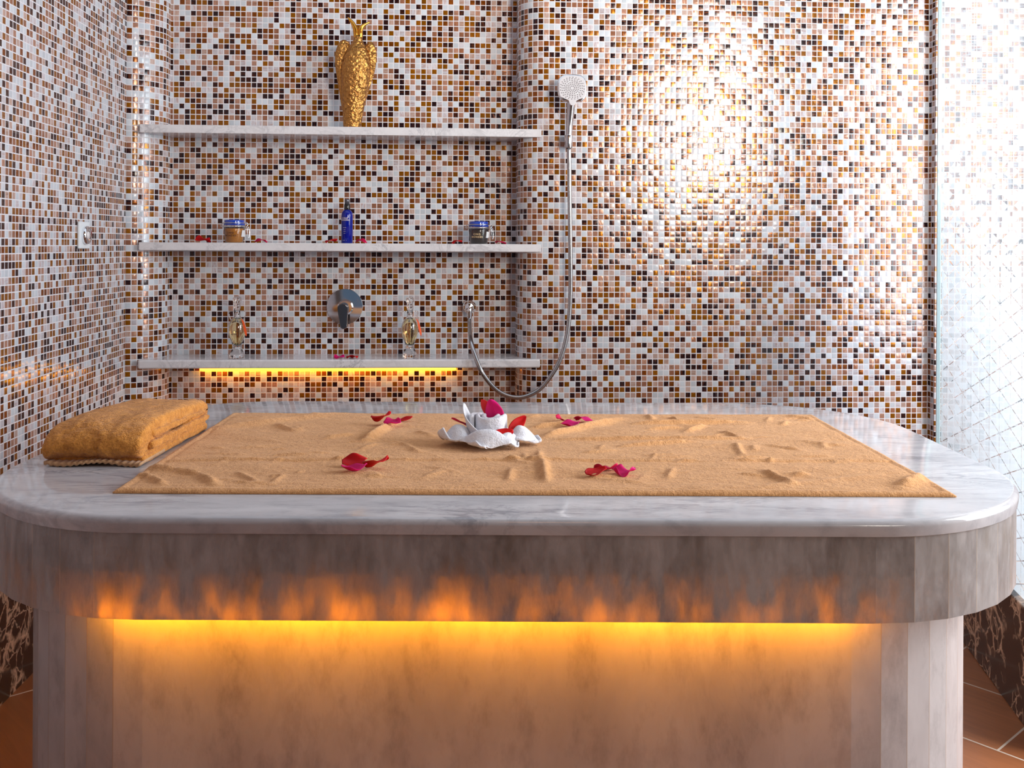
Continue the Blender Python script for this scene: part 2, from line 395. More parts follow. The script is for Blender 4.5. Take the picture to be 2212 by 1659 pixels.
for y in (RY0, RY0 + (RY1 - RY0) / 3, RY0 + (RY1 - RY0) * 2 / 3, RY1 - 0.05): add_box(bm, 2.77, 2.83, y, y + 0.05, RZ0, RZ1)
add_box(bm, 2.77, 2.83, RY0, RY1, RZ0, RZ0 + 0.05); add_box(bm, 2.77, 2.83, RY0, RY1, RZ1 - 0.05, RZ1)
w2 = obj('assumed_window_2', bm, plain('white_frame', (0.7, 0.7, 0.7), 0.5), None, None, False); tag(w2, 'assumed wide three light daylight window in the right wall', 'window', kind='structure')  # assumed window, placed for the daylight coming from the right

# glass partition on a dark kerb
GA = Vector((1.442, 3.32, 0)); GD = Vector((1.30 - 1.385, 2.47 - 2.98, 0)).normalized()
ang = math.atan2(GD.y, GD.x); GL = 1.02
MG = Matrix.Translation(GA) @ Matrix.Rotation(ang, 4, 'Z')     # local x runs towards the camera, local y to the room side is negative
KERB = 0.298
bm = bmesh.new(); add_box(bm, -0.28, GL, -0.0, 0.12, 0, KERB)
kb = obj('baseboard_right', bm, M_DARK, None, MG, False); bevel(kb, 0.003, 2); tag(kb, 'dark marble kerb with pale veins under the glass partition', 'baseboard', kind='structure')
def film_mat():
    n = N('etched_glass')
    uv = n.n('ShaderNodeSeparateXYZ', {0: n.coord('UV')}); u = uv.outputs[0]; v = uv.outputs[1]
    a, b = 0.088, 0.060
    p = n.math('DIVIDE', u, a); q = n.math('DIVIDE', v, b)
    # three families of lines through a triangular lattice
    def dist(x):
        f = n.math('FRACT', x); return n.math('ABSOLUTE', n.math('SUBTRACT', f, 0.5))
    hp = n.math('MULTIPLY', p, 0.5)
    d1 = dist(n.math('ADD', q, hp)); d2 = dist(n.math('SUBTRACT', q, hp)); d3 = dist(p)
    e = n.math('SUBTRACT', 0.5, n.math('MAXIMUM', d1, d2)); e3 = n.math('SUBTRACT', 0.5, d3)
    gap = n.mapr(v, 1.10, 2.10, 0.028, 0.48)
    gap3 = n.mapr(v, 1.0, 2.1, 0.012, 0.36)
    frost = n.math('MULTIPLY', n.math('GREATER_THAN', e, gap), n.math('GREATER_THAN', e3, gap3))
    edgeu = n.math('GREATER_THAN', u, 0.02)
    frost = n.math('MULTIPLY', frost, edgeu)
    white = n.n('ShaderNodeMixShader', {0: 0.5, 1: n.n('ShaderNodeBsdfDiffuse', {0: (0.68, 0.77, 0.83, 1)}).outputs[0], 2: n.n('ShaderNodeBsdfTranslucent', {0: (0.68, 0.77, 0.83, 1)}).outputs[0]})
    clear = n.n('ShaderNodeMixShader', {0: 0.35, 1: n.n('ShaderNodeBsdfTransparent', {0: (0.93, 0.97, 0.97, 1)}).outputs[0], 2: white.outputs[0]})
    body = n.n('ShaderNodeMixShader', {0: frost, 1: clear.outputs[0], 2: white.outputs[0]})
    fr = n.n('ShaderNodeFresnel', {0: 1.5})
    gl = n.n('ShaderNodeBsdfGlossy', {0: (1, 1, 1, 1), 1: 0.02})
    return n.done(n.n('ShaderNodeMixShader', {0: n.math('MULTIPLY', fr, 0.9), 1: body.outputs[0], 2: gl.outputs[0]}))
M_FILM = film_mat()
n_ = N('glass_edge'); M_GEDGE = n_.done(n_.bsdf(Base_Color=(0.50, 0.66, 0.70), Roughness=0.15, Specular_IOR_Level=0.6))
gp = thing('glass_partition', 'frosted glass partition with etched triangle lattice on the dark marble kerb', 'partition', MG)
bm = bmesh.new(); uvl = bm.loops.layers.uv.new('UVMap')
vs = [bm.verts.new(c) for c in ((0, 0.02, KERB), (GL, 0.02, KERB), (GL, 0.02, ZTOP - 0.1), (0, 0.02, ZTOP - 0.1))]
f = bm.faces.new(vs)
for lp in f.loops: lp[uvl].uv = (lp.vert.co.x, lp.vert.co.z)
o = obj('pane', bm, M_FILM, gp, None, False, False); o.matrix_world = MG
bm = bmesh.new(); add_box(bm, -0.010, 0.0, 0.010, 0.022, KERB, ZTOP - 0.1)
o = obj('edge_strip', bm, M_GEDGE, gp, None, False); o.matrix_world = MG; o['label'] = 'pale blue polished glass edge'

# ------------------------------------------------------------------ marble table
TZ = 0.80
TX0, TX1, TY0, TY1, TR = -0.915, 0.897, 1.45, 2.53, 0.35
MT = Matrix.Translation(((TX0 + TX1) / 2, (TY0 + TY1) / 2, 0))
table = thing('massage_table', 'white marble heated massage table with rounded corners glowing amber underneath', 'table', MT)
def ring(x0, x1, y0, y1, r, d, z, n):
    return [Vector((x - MT.translation.x, y - MT.translation.y, z)) for x, y in rrect(x0 + d, x1 - d, y0 + d, y1 - d, max(r - d, 0.01), n)]
bm = bmesh.new(); br = 0.011
rings = []
rings.append(ring(TX0, TX1, TY0, TY1, TR, 0.02, 0.775, 20)); rings.append(ring(TX0, TX1, TY0, TY1, TR, 0.002, 0.775, 20))
for k in range(0, 7):
    a = PI / 2 * k / 6
    rings.append(ring(TX0, TX1, TY0, TY1, TR, br * (1 - math.cos(a)), TZ - br + br * math.sin(a), 20))
add_rings(bm, rings)
o = obj('tabletop', bm, M_SLAB, table); smooth_angle(o, 40)
def faceted(name, x0, x1, y0, y1, r, z0, z1, mat, inner=None, nseg=9):
    bm = bmesh.new(); uvl = bm.loops.layers.uv.new('UVMap')
    P = ring(x0, x1, y0, y1, r, 0.0, z0, nseg); Q = [p + Vector((0, 0, z1 - z0)) for p in P]
    a = [bm.verts.new(p) for p in P]; b = [bm.verts.new(p) for p in Q]; n = len(P)
    m = nseg
    groups = [[n - 2, n - 1, 0]] + [[i] for i in range(1, m)] + [[m]] + [[i] for i in range(m + 1, 2 * m)] + [[2 * m, 2 * m + 1, 2 * m + 2]] + [[i] for i in range(2 * m + 3, n - 2)]
    for gi, g in enumerate(groups):
        Ls = [(P[(i + 1) % n] - P[i]).length for i in g]; T = sum(Ls); acc = 0.0
        for i, L in zip(g, Ls):
            jn = (i + 1) % n; u0 = gi + acc / T * 0.99999; acc += L; u1 = gi + acc / T * 0.99999
            f = bm.faces.new((a[i], a[jn], b[jn], b[i]))
            for lp, uu in zip(f.loops, (u0, u1, u1, u0)): lp[uvl].uv = (uu, T)
    if inner:
        P2 = ring(x0, x1, y0, y1, r, inner, z0, nseg)
        a2 = [bm.verts.new(p) for p in P2]; b2 = [bm.verts.new(p + Vector((0, 0, z1 - z0))) for p in P2]
        for i in range(n):
            j = (i + 1) % n
            for q in ((a2[j], a2[i], b2[i], b2[j]), (a[j], a[i], a2[i], a2[j]), (b[i], b[j], b2[j], b2[i])):
                f = bm.faces.new(q)
                for lp in f.loops: lp[uvl].uv = (i + 0.5, 1.0)
    else:
        for q in (a[::-1], b):
            f = bm.faces.new(q)
            for lp in f.loops: lp[uvl].uv = (0.5, 1.0)
    return obj(name, bm, mat, table, None, False)
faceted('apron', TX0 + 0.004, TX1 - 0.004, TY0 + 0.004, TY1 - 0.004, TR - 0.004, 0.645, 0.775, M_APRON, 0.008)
faceted('base', -0.853, 0.813, TY0 + 0.075, TY1 - 0.07, 0.277, 0.0, 0.7115, M_BASE)
bm = bmesh.new()
add_rings(bm, [ring(TX0, TX1, TY0, TY1, TR, 0.0125, 0.712, 10), ring(TX0, TX1, TY0, TY1, TR, 0.0125, 0.7745, 10)])
obj('glow_blocker', bm, plain('pale_board', (0.5, 0.48, 0.46), 0.7), table, None, False)  # unseen board added to keep the amber glow low on the apron
bm = bmesh.new(); add_box(bm, -0.64 - MT.translation.x, 0.55 - MT.translation.x, TY0 + 0.038 - MT.translation.y, TY0 + 0.046 - MT.translation.y, 0.6465, 0.6535); obj('light_strip', bm, M_AMBER, table, None, False)['label'] = 'amber light strip behind the apron'
bm = bmesh.new(); add_box(bm, TX0 + 0.046 - MT.translation.x, TX0 + 0.052 - MT.translation.x, TY0 + 0.30 - MT.translation.y, TY1 - 0.35 - MT.translation.y, 0.690, 0.698)
obj('light_strip', bm, M_AMBER, table, None, False)['label'] = 'amber light strip along the left side'
bm = bmesh.new(); add_box(bm, -0.64 - MT.translation.x, 0.55 - MT.translation.x, TY0 + 0.040 - MT.translation.y, TY0 + 0.044 - MT.translation.y, 0.652, 0.7125)
obj('strip_rail', bm, M_STEEL, table, None, False)

# ------------------------------------------------------------------ spread towel
M_TOWEL = terry('orange_terry', (0.80, 0.415, 0.175), (0.53, 0.245, 0.088), 380, 0.004, 0.15)
M_PLUSH = terry('orange_plush', (0.86, 0.375, 0.075), (0.40, 0.13, 0.016), 300, 0.008, 0.2)
M_HEMC = terry('towel_border', (0.60, 0.36, 0.19), (0.40, 0.20, 0.08), 600, 0.0012)
M_WTERRY = terry('white_terry', (0.84, 0.84, 0.88), (0.66, 0.66, 0.72), 480, 0.0035, 0.3)
T0 = TZ + 0.0005
cor = [on_z(243, 1066, T0), on_z(2066, 1074, T0), on_z(1757, 901, T0), on_z(500, 897, T0)]
ridges = []   # (p, q, width, height) in photo pixels on the table plane
def rg(x0, y0, x1, y1, w=0.010, h=0.006): ridges.append((on_z(x0, y0, T0).to_2d(), on_z(x1, y1, T0).to_2d(), w * 0.8, h * 1.25))
rg(330, 1003, 1000, 1001, 0.0055, 0.0042); rg(1000, 1001, 1560, 1005, 0.0055, 0.0042); rg(1560, 1004, 1960, 1003, 0.0055, 0.0042)
rg(309, 1019, 380, 1027, 0.012, 0.007); rg(380, 1027, 432, 1035, 0.012, 0.007); rg(432, 1035, 465, 1058, 0.012, 0.006)
rg(290, 1033, 328, 1040, 0.010, 0.006); rg(328, 1040, 353, 1056, 0.010, 0.006); rg(515, 1028, 556, 1052, 0.009, 0.004); rg(590, 1052, 612, 1035, 0.008, 0.003)
rg(787, 962, 838, 926, 0.016, 0.010); rg(838, 926, 860, 920, 0.014, 0.006)
rg(453, 934, 738, 900, 0.030, 0.007); rg(600, 925, 640, 940, 0.012, 0.005); rg(636, 930, 650, 938, 0.010, 0.005)
rg(1164, 954, 1338, 912, 0.018, 0.009); rg(1199, 957, 1617, 955, 0.008, 0.006); rg(1150, 930, 1240, 922, 0.012, 0.007); rg(1368, 922, 1622, 920, 0.010, 0.008)
rg(1400, 935, 1470, 930, 0.008, 0.005); rg(1480, 940, 1520, 926, 0.010, 0.006); rg(1340, 972, 1500, 963, 0.009, 0.006); rg(1560, 940, 1600, 955, 0.010, 0.005)
rg(1172, 1003, 1180, 1050, 0.012, 0.007); rg(1105, 1022, 1098, 1048, 0.010, 0.004); rg(1140, 1003, 1172, 1004, 0.010, 0.005); rg(1130, 972, 1134, 1000, 0.009, 0.004); rg(1165, 968, 1164, 1000, 0.008, 0.004)
rg(1652, 1027, 1711, 1056, 0.012, 0.007); rg(1945, 1061, 1998, 1038, 0.020, 0.009); rg(1400, 905, 1410, 915, 0.012, 0.005); rg(1450, 910, 1470, 920, 0.010, 0.006)
rg(1760, 912, 1700, 905, 0.010, 0.004); rg(1900, 1035, 1640, 1062, 0.02, 0.003); rg(870, 965, 905, 985, 0.012, 0.004); rg(900, 940, 940, 950, 0.012, 0.004); rg(1590, 967, 1605, 993, 0.010, 0.004)
rg(700, 955, 760, 945, 0.012, 0.004); rg(520, 975, 600, 968, 0.014, 0.003); rg(1260, 985, 1330, 980, 0.012, 0.003)
tr = random.Random(3)
for _ in range(110):
    u, v = tr.random(), tr.random(); px = 330 + 1500 * u; py = 905 + 150 * v
    a = tr.choice([0.0, 0.1, -0.15, 0.5, -0.6, 1.2]) + tr.uniform(-0.2, 0.2); L = tr.uniform(0.02, 0.08)
    c0 = on_z(px, py, T0).to_2d(); dd = Vector((math.cos(a), math.sin(a))) * L / 2
    ridges.append((c0 - dd, c0 + dd, tr.uniform(0.004, 0.009), tr.uniform(0.0014, 0.0042)))
def towel_h(p):
    h = 0.0
    for a, b, w, k in ridges:
        ab = b - a; t = max(0, min(1, (p - a).dot(ab) / ab.length_squared)); d = (p - a - ab * t).length / w
        if d < 3:
            ends = min(1, 3.2 * min(t, 1 - t) + 0.35)
            h += k * ends * math.exp(-d * d * 1.3)
    h += 0.0028 * (noise.noise(Vector((p.x * 9, p.y * 14, 0))) + 0.5) + 0.0009 * noise.noise(Vector((p.x * 34, p.y * 50, 3)))
    dd = (p - FC2).length
    if dd < 0.15: h *= 0.12 + 0.88 * max(0, (dd - 0.11) / 0.04)
    return max(h, -0.001)
def top_z(x, y): return T0 + TT + max(towel_h(Vector((x + a, y + b))) for a, b in ((0, 0), (0.014, 0), (-0.014, 0), (0, 0.01), (0, -0.01)))
FC2 = on_z(1058, 957, TZ + 0.0075).to_2d(); TT = 0.0055
bm = bmesh.new(); NU, NV = 420, 170
G = []
for j in range(NV + 1):
    v = j / NV; row = []
    for i in range(NU + 1):
        u = i / NU
        p = (cor[0] * (1 - u) + cor[1] * u) * (1 - v) + (cor[3] * (1 - u) + cor[2] * u) * v
        wob = 0.003 * noise.noise(Vector((u * 13, 1.3, 0)))
        if v > 0.98: p.y += wob
        if v < 0.02: p.y += 0.25 * wob
        eu = min(u, 1 - u) * 1.4; ev = min(v, 1 - v) * 0.72; ed = min(eu, ev)
        fade = min(1, ed / 0.012)
        hem = 0.0016 * math.exp(-((ed - 0.008) / 0.005) ** 2) - 0.0012 * math.exp(-((ed - 0.019) / 0.003) ** 2)
        z = T0 + TT * (1 - (1 - fade) ** 2 * 0.6) + towel_h(p.to_2d()) * min(1, ed / 0.02) + hem
        row.append(bm.verts.new((p.x, p.y, z)))
    G.append(row)
for j in range(NV):
    for i in range(NU): bm.faces.new((G[j][i], G[j][i + 1], G[j + 1][i + 1], G[j + 1][i]))
border = [G[0][i] for i in range(NU + 1)] + [G[j][NU] for j in range(1, NV + 1)] + [G[NV][i] for i in range(NU - 1, -1, -1)] + [G[j][0] for j in range(NV - 1, 0, -1)]
low = [bm.verts.new((v.co.x, v.co.y, T0)) for v in border]
for i in range(len(border)):
    j = (i + 1) % len(border); bm.faces.new((border[j], border[i], low[i], low[j]))
o = obj('towel', bm, M_TOWEL, None, None, True, False); tag(o, 'orange terry towel spread flat over the marble table', 'towel')

# ------------------------------------------------------------------ folded towel
a0 = Vector((-0.762, 1.955, TZ))
MF = Matrix.Translation(a0) @ Matrix.Rotation(math.radians(-1.5), 4, 'Z')
ft = thing('folded_towel', 'thick orange plush towel folded into a stack beside the left wall', 'towel', MF)
def rough_mesh(bm, amp, sc, seed):
    for v in bm.verts:
        c = v.co * sc + Vector((seed, 0, 0))
        v.co += Vector((noise.noise(c), noise.noise(c + Vector((9, 4, 2))), noise.noise(c + Vector((3, 8, 5))))) * amp
def slab_section(y0, y1, z0, z1, rf, rb, nf=8):
    pts = []
    for cy, cz, a, r in ((y1 - rb, z0 + rb, -PI / 2, rb), (y1 - rb, z1 - rb, 0, rb), (y0 + rf, z1 - rf, PI / 2, rf), (y0 + rf, z0 + rf, PI, rf)):
        for k in range(nf + 1): pts.append((cy + r * math.cos(a + PI / 2 * k / nf), cz + r * math.sin(a + PI / 2 * k / nf)))
    return pts
def pillow(x0, x1, y0, y1, z0, z1, rf, rb, rx, seed, amp=0.0025, sag=0.0, nx=30):
    bm = bmesh.new(); rings = []; xs = []
    for k in range(7): xs.append((x0 + rx * (1 - math.sin(PI / 2 * k / 6)), math.cos(PI / 2 * k / 6)))
    for k in range(1, nx): xs.append((x0 + rx + (x1 - x0 - 2 * rx) * k / nx, 0.0))
    for k in range(7): xs.append((x1 - rx * (1 - math.cos(PI / 2 * k / 6)), math.sin(PI / 2 * k / 6)))
    xs = [(x0 + rx - rx * math.cos(PI / 2 * k / 6), 1 - math.sin(PI / 2 * k / 6)) for k in range(7)] + \
         [(x0 + rx + (x1 - x0 - 2 * rx) * k / nx, 0.0) for k in range(1, nx)] + \
         [(x1 - rx + rx * math.sin(PI / 2 * k / 6), 1 - math.cos(PI / 2 * k / 6)) for k in range(7)]
    for x, q in xs:
        d = rx * q * 0.9
        sec = slab_section(y0 + d * 0.6, y1 - d * 0.6, z0 + d * 0.5, z1 - d * 0.5, max(rf - d * 0.5, 0.002), max(rb - d * 0.5, 0.002))
        dense = []
        for i in range(len(sec)):
            a = Vector(sec[i]); b = Vector(sec[(i + 1) % len(sec)]); m = max(1, int((b - a).length / 0.012))
            for k in range(m): dense.append(a.lerp(b, k / m))
        rings.append([(x, p.x, p.y) for p in dense])
    n = min(len(r) for r in rings)
    rr = []
    for r in rings:
        P = [Vector(p) for p in r]; L = [0]
        for a, b in zip(P, P[1:] + P[:1]): L.append(L[-1] + (b - a).length)
        out = []; k = 0
        for i in range(n):
            t = L[-1] * i / n
            while L[k + 1] < t: k += 1
            out.append(P[k].lerp(P[(k + 1) % len(P)], (t - L[k]) / max(L[k + 1] - L[k], 1e-9)))
        rr.append(out)
    add_rings(bm, rr)
    for v in bm.verts:
        yy = (v.co.y - y0) / (y1 - y0)
        if v.co.z > (z0 + z1) / 2: v.co.z -= sag * max(0, min(1, yy))
    rough_mesh(bm, amp, 28, seed); rough_mesh(bm, amp * 0.5, 75, seed + 5)
    return bm
# outer wrap: one thick sheet folded round the front
def wrap_path():
    y0, y1 = -0.176, 0.19
    return [(y1 - 0.01, 0.015), (0.0, 0.016), (y0 + 0.034, 0.0165), (y0 + 0.010, 0.0205), (y0, 0.032), (y0 + 0.004, 0.046), (y0 + 0.018, 0.059), (y0 + 0.045, 0.068),
            (y0 + 0.10, 0.072), (0.02, 0.070), (y1 - 0.05, 0.063), (y1 - 0.012, 0.056), (y1, 0.046), (y1 - 0.010, 0.036), (y1 - 0.03, 0.031)]
P, R = catmull([(0, a, b) for a, b in wrap_path()], [0.0065] * len(wrap_path()), 5)
bm = bmesh.new(); rings = []
XA, XB, NX = -0.096, 0.092, 44
for k in range(NX + 1):
    x = XA + (XB - XA) * k / NX
    q = min(1, min(k, NX - k) / 3.0); t = 0.0075 * math.sqrt(max(0.08, 1 - (1 - q) ** 2))
    left, right = [], []
    for i, p in enumerate(P):
        d = (P[min(i + 1, len(P) - 1)] - P[max(i - 1, 0)]).normalized(); nrm = Vector((0, -d.z, d.y))
        left.append(Vector((x, p.y, p.z)) + nrm * t); right.append(Vector((x, p.y, p.z)) - nrm * t)
    rings.append(left + right[::-1])
add_rings(bm, rings)
for v in bm.verts:
    q = max(0.0, (XA + 0.055 - v.co.x) / 0.055); v.co.z *= 1 - 0.20 * q * q
    q = max(0.0, (v.co.x - XB + 0.03) / 0.03); v.co.z *= 1 - 0.07 * q * q
rough_mesh(bm, 0.0034, 26, 1.0); rough_mesh(bm, 0.0020, 85, 4.0)
o = obj('outer_fold', bm, M_PLUSH, ft); o.matrix_world = MF; subsurf(o, 1)
o = obj('inner_fold', pillow(-0.088, 0.0965, -0.130, 0.178, 0.0415, 0.0585, 0.0085, 0.0085, 0.008, 3, 0.0022, 0.010), M_PLUSH, ft); o.matrix_world = MF
o = obj('inner_fold', pillow(-0.088, 0.0995, -0.145, 0.174, 0.0225, 0.0395, 0.0085, 0.0085, 0.008, 6, 0.0022, 0.004), M_PLUSH, ft); o.matrix_world = MF
# ribbed border peeping out below
bm = bmesh.new(); NX, NY = 120, 10; top = []; bot = []
for i in range(NX + 1):
    x = -0.085 + 0.178 * i / NX; rt = []; rb_ = []
    for j in range(NY + 1):
        y = -0.186 + 0.12 * j / NY + 0.004 * math.sin(x * 40)
        e = max(0, 1 - j / 4.0)
        z = 0.0065 + 0.0011 * math.sin(x * 2 * PI / 0.011 + 1.5 * math.sin(x * 60)) * (0.35 + e * 0.6) + 0.0028 * e * math.sin(x * 48 + 1)
        rt.append(bm.verts.new((x, y, z + 0.0026))); rb_.append(bm.verts.new((x, y, max(0.0004, z - 0.0026))))
    top.append(rt); bot.append(rb_)
for i in range(NX):
    for j in range(NY):
        bm.faces.new((top[i][j], top[i + 1][j], top[i + 1][j + 1], top[i][j + 1])); bm.faces.new((bot[i][j], bot[i][j + 1], bot[i + 1][j + 1], bot[i + 1][j]))
    bm.faces.new((top[i + 1][0], top[i][0], bot[i][0], bot[i + 1][0])); bm.faces.new((top[i][NY], top[i + 1][NY], bot[i + 1][NY], bot[i][NY]))
for j in range(NY):
    bm.faces.new((top[0][j], top[0][j + 1], bot[0][j + 1], bot[0][j])); bm.faces.new((top[NX][j + 1], top[NX][j], bot[NX][j], bot[NX][j + 1]))
o = obj('border', bm, M_HEMC, ft); o.matrix_world = MF; o['label'] = 'ribbed beige woven border'
o = obj('bottom_fold', pillow(-0.080, 0.092, -0.165, 0.180, 0.001, 0.016, 0.006, 0.006, 0.006, 11, 0.0012), M_PLUSH, ft); o.matrix_world = MF

# ------------------------------------------------------------------ washcloth flower
TOP = TZ + 0.0075
fc = on_z(1058, 957, TOP)
MFL = Matrix.Translation(fc)
fw = thing('washcloth_flower', 'white washcloth folded into a flower on the orange towel', 'washcloth', MFL)
# centre roll: a rolled strip
bm = bmesh.new(); rings = []
turns = 2.2; K = 90
path = []
for k in range(K + 1):
    t = k / K; a = 2 * PI * turns * t + 2.2; r = 0.010 + 0.027 * t
    path.append((r * math.cos(a), r * math.sin(a) * 0.92, r))
for k, (x, y, r) in enumerate(path):
    x2, y2, _ = path[min(k + 1, K)]; x1, y1, _ = path[max(k - 1, 0)]
    d = Vector((x2 - x1, y2 - y1, 0)).normalized(); nr_ = Vector((d.y, -d.x, 0)); t = 0.0046
    h1 = 0.052 + 0.003 * math.sin(k * 0.31)
    sec = []
    for a in range(9):
        b = PI * a / 8; sec.append(Vector((x, y, h1 + t * math.sin(b))) + nr_ * t * math.cos(b))
    sec += [Vector((x, y, 0.03)) - nr_ * t, Vector((x, y, 0.002)) - nr_ * t, Vector((x, y, 0.002)) + nr_ * t, Vector((x, y, 0.03)) + nr_ * t * 1.1]
    rings.append(sec)
add_rings(bm, rings); rough_mesh(bm, 0.0016, 60, 2)
o = obj('center_roll', bm, M_WTERRY, fw); o.matrix_world = MFL; subsurf(o, 1)
# wrap with a pointed sail at the left
bm = bmesh.new(); Gs = []
NU, NV = 30, 8
for i in range(NU + 1):
    u = i / NU; a = math.radians(118) + math.radians(190) * u     # from behind the left side round to the front
    pk = max(0.0, 1 - abs(u - 0.22) / (0.24 if u < 0.22 else 0.70)) ** 1.15
    topz = 0.006 + 0.074 * pk
    row = []
    for j in range(NV + 1):
        v = j / NV; z = 0.002 + topz * v
        r = 0.0435 + 0.016 * v * v * pk - 0.002 * v
        row.append(bm.verts.new((r * math.cos(a), r * math.sin(a), z)))
    Gs.append(row)
for i in range(NU):
    for j in range(NV): bm.faces.new((Gs[i][j], Gs[i + 1][j], Gs[i + 1][j + 1], Gs[i][j + 1]))
o = obj('wrap', bm, M_WTERRY, fw); o.matrix_world = MFL; solid(o, 0.003); subsurf(o, 1)
# outer lobes: a puffed pillow with a turned-up pointed lip
def lobe(angle, L, W, puff, lip, seed, twist=0.0):
    bm = bmesh.new(); NU, NV = 22, 20; rows = []
    for i in range(NU + 1):
        u = i / NU; row = []
        w = W * (0.50 + 0.62 * math.sin(PI * min(1, u * 0.80 + 0.12))) * (1 - max(0, u - 0.72) / 0.28 * 0.62)
        for j in range(NV + 1):
            v = -1 + 2 * j / NV
            x = 0.030 + L * u - 0.010 * v * v * u
            z = 0.004 + puff * (1 - abs(v) ** 2.2) * math.sin(PI * min(1, u * 1.12)) ** 0.8
            z += lip * max(0, u - 0.70) ** 2 / 0.09 * (0.8 + twist * v) + 0.014 * max(0, abs(v) - 0.72) / 0.28 * math.sin(PI * u)
            z += 0.004 * noise.noise(Vector((x * 45 + seed, v * 1.4, seed)))
            row.append(bm.verts.new((x, v * w, max(0.0025, z))))
        rows.append(row)
    for i in range(NU):
        for j in range(NV): bm.faces.new((rows[i][j], rows[i + 1][j], rows[i + 1][j + 1], rows[i][j + 1]))
    o = obj('outer_lobe', bm, M_WTERRY, fw); o.matrix_world = MFL @ Matrix.Rotation(math.radians(angle), 4, 'Z')
    solid(o, 0.0045, 1); subsurf(o, 1)
lobe(190, 0.074, 0.042, 0.036, 0.026, 1, 0.5); lobe(262, 0.058, 0.050, 0.035, 0.012, 2, -0.4); lobe(312, 0.050, 0.036, 0.024, 0.006, 3)
lobe(354, 0.074, 0.036, 0.033, 0.008, 4, 0.6); lobe(60, 0.050, 0.038, 0.020, 0.006, 5); lobe(122, 0.052, 0.038, 0.020, 0.008, 6)

# ------------------------------------------------------------------ petals
PM = {'red': petal_mat('red_petal', (0.78, 0.010, 0.012), (0.52, 0.003, 0.006)), 'magenta': petal_mat('magenta_petal', (0.86, 0.012, 0.26), (0.66, 0.004, 0.13)),
      'coral': petal_mat('coral_petal', (0.80, 0.045, 0.045), (0.60, 0.012, 0.012)), 'crimson': petal_mat('crimson_petal', (0.76, 0.006, 0.10), (0.52, 0.002, 0.05))}
def petal(loc, yaw, pitch, roll, L, W, bend, cup, wave, colour, label, group):
    """A bract: a pointed oval bent along its length (bend), cupped across (cup) and waved."""
    bm = bmesh.new(); uvl = bm.loops.layers.uv.new('UVMap'); NU, NV = 18, 10; rows = []
    seed = rng.random() * 40
    x = z = 0.0; ang = -bend / 2
    sp = []
    for i in range(NU + 1):
        sp.append((x, z, ang)); ang += bend / NU; x += L / NU * math.cos(ang); z += L / NU * math.sin(ang)
    for i in range(NU + 1):
        u = i / NU; xx, zz, an = sp[i]; row = []
        w = W * 0.5 * (math.sin(PI * min(1.0, 0.06 + 0.92 * u)) ** 0.62) * (1.08 - 0.25 * u)
        for j in range(NV + 1):
            v = -1 + 2 * j / NV
            a = cup * v * 0.5; y = w * (math.sin(a) / (cup * 0.5) if abs(cup) > 1e-3 else v); h = w * (1 - math.cos(a)) / (abs(cup) * 0.5 + 1e-6) * (1 if cup > 0 else -1)
            h += wave * math.sin(u * 7 + seed + v * 2.2) * abs(v) * W * 0.16
            row.append(bm.verts.new((xx - math.sin(an) * h - L / 2, y, zz + math.cos(an) * h)))
        rows.append(row)
    for i in range(NU):
        for j in range(NV):
            f = bm.faces.new((rows[i][j], rows[i + 1][j], rows[i + 1][j + 1], rows[i][j + 1]))
            for lp, (a, b) in zip(f.loops, ((i, j), (i + 1, j), (i + 1, j + 1), (i, j + 1))): lp[uvl].uv = (b / NV, a / NU)
    M = Matrix.Rotation(yaw, 4, 'Z') @ Matrix.Rotation(-pitch, 4, 'Y') @ Matrix.Rotation(roll, 4, 'X')
    zmin = min((M @ v.co).z for v in bm.verts)
    o = obj('petal', bm, PM[colour]); o.matrix_world = Matrix.Translation(Vector(loc) + Vector((0, 0, -zmin))) @ M
    solid(o, 0.0007); tag(o, label, 'petal', group)
    return o
D = math.radians
GT = 'bougainvillea petals scattered on the towel'
def tp(px, py, *a, dz=0.0): p = on_z(px, py, TOP); p.z = top_z(p.x, p.y) + dz - 0.0008; return petal(p, *a, GT)
# back left trio
tp(824, 917, D(20), D(8), D(-20), 0.046, 0.034, 1.5, -0.9, 0.7, 'red', 'red curled petal leftmost of the trio at the towel back edge')
tp(849, 921, D(-15), D(0), D(15), 0.040, 0.034, 1.0, 1.0, 0.7, 'magenta', 'magenta petal in the middle of the trio left of the washcloth flower')
tp(872, 910, D(8), D(14), D(10), 0.042, 0.022, 0.6, 0.9, 0.5, 'red', 'narrow red petal pointing right in the trio left of the washcloth flower')
# back right trio
tp(1216, 911, D(150), D(16), D(10), 0.040, 0.030, 1.4, 0.6, 0.7, 'crimson', 'pinkish red petal leftmost of the trio right of the washcloth flower')
tp(1234, 923, D(15), D(4), D(10), 0.044, 0.034, 0.9, 1.0, 0.6, 'magenta', 'broad magenta petal nearest the camera in the trio right of the washcloth flower')
tp(1262, 914, D(-18), D(-4), D(-10), 0.046, 0.030, -1.2, -0.8, 0.9, 'magenta', 'wavy magenta petal rightmost of the trio right of the washcloth flower')
# front left trio
tp(766, 1008, D(4), D(6), D(35), 0.046, 0.034, 0.7, 1.0, 0.6, 'red', 'red upright petal at the back of the front left petal trio')
tp(768, 1021, D(8), D(0), D(0), 0.050, 0.036, 1.7, 1.4, 0.5, 'magenta', 'glossy magenta cupped petal in front of the front left petal trio')
tp(812, 1013, D(12), D(10), D(-25), 0.046, 0.034, 0.8, -1.0, 0.7, 'red', 'deep red petal at the right of the front left petal trio')
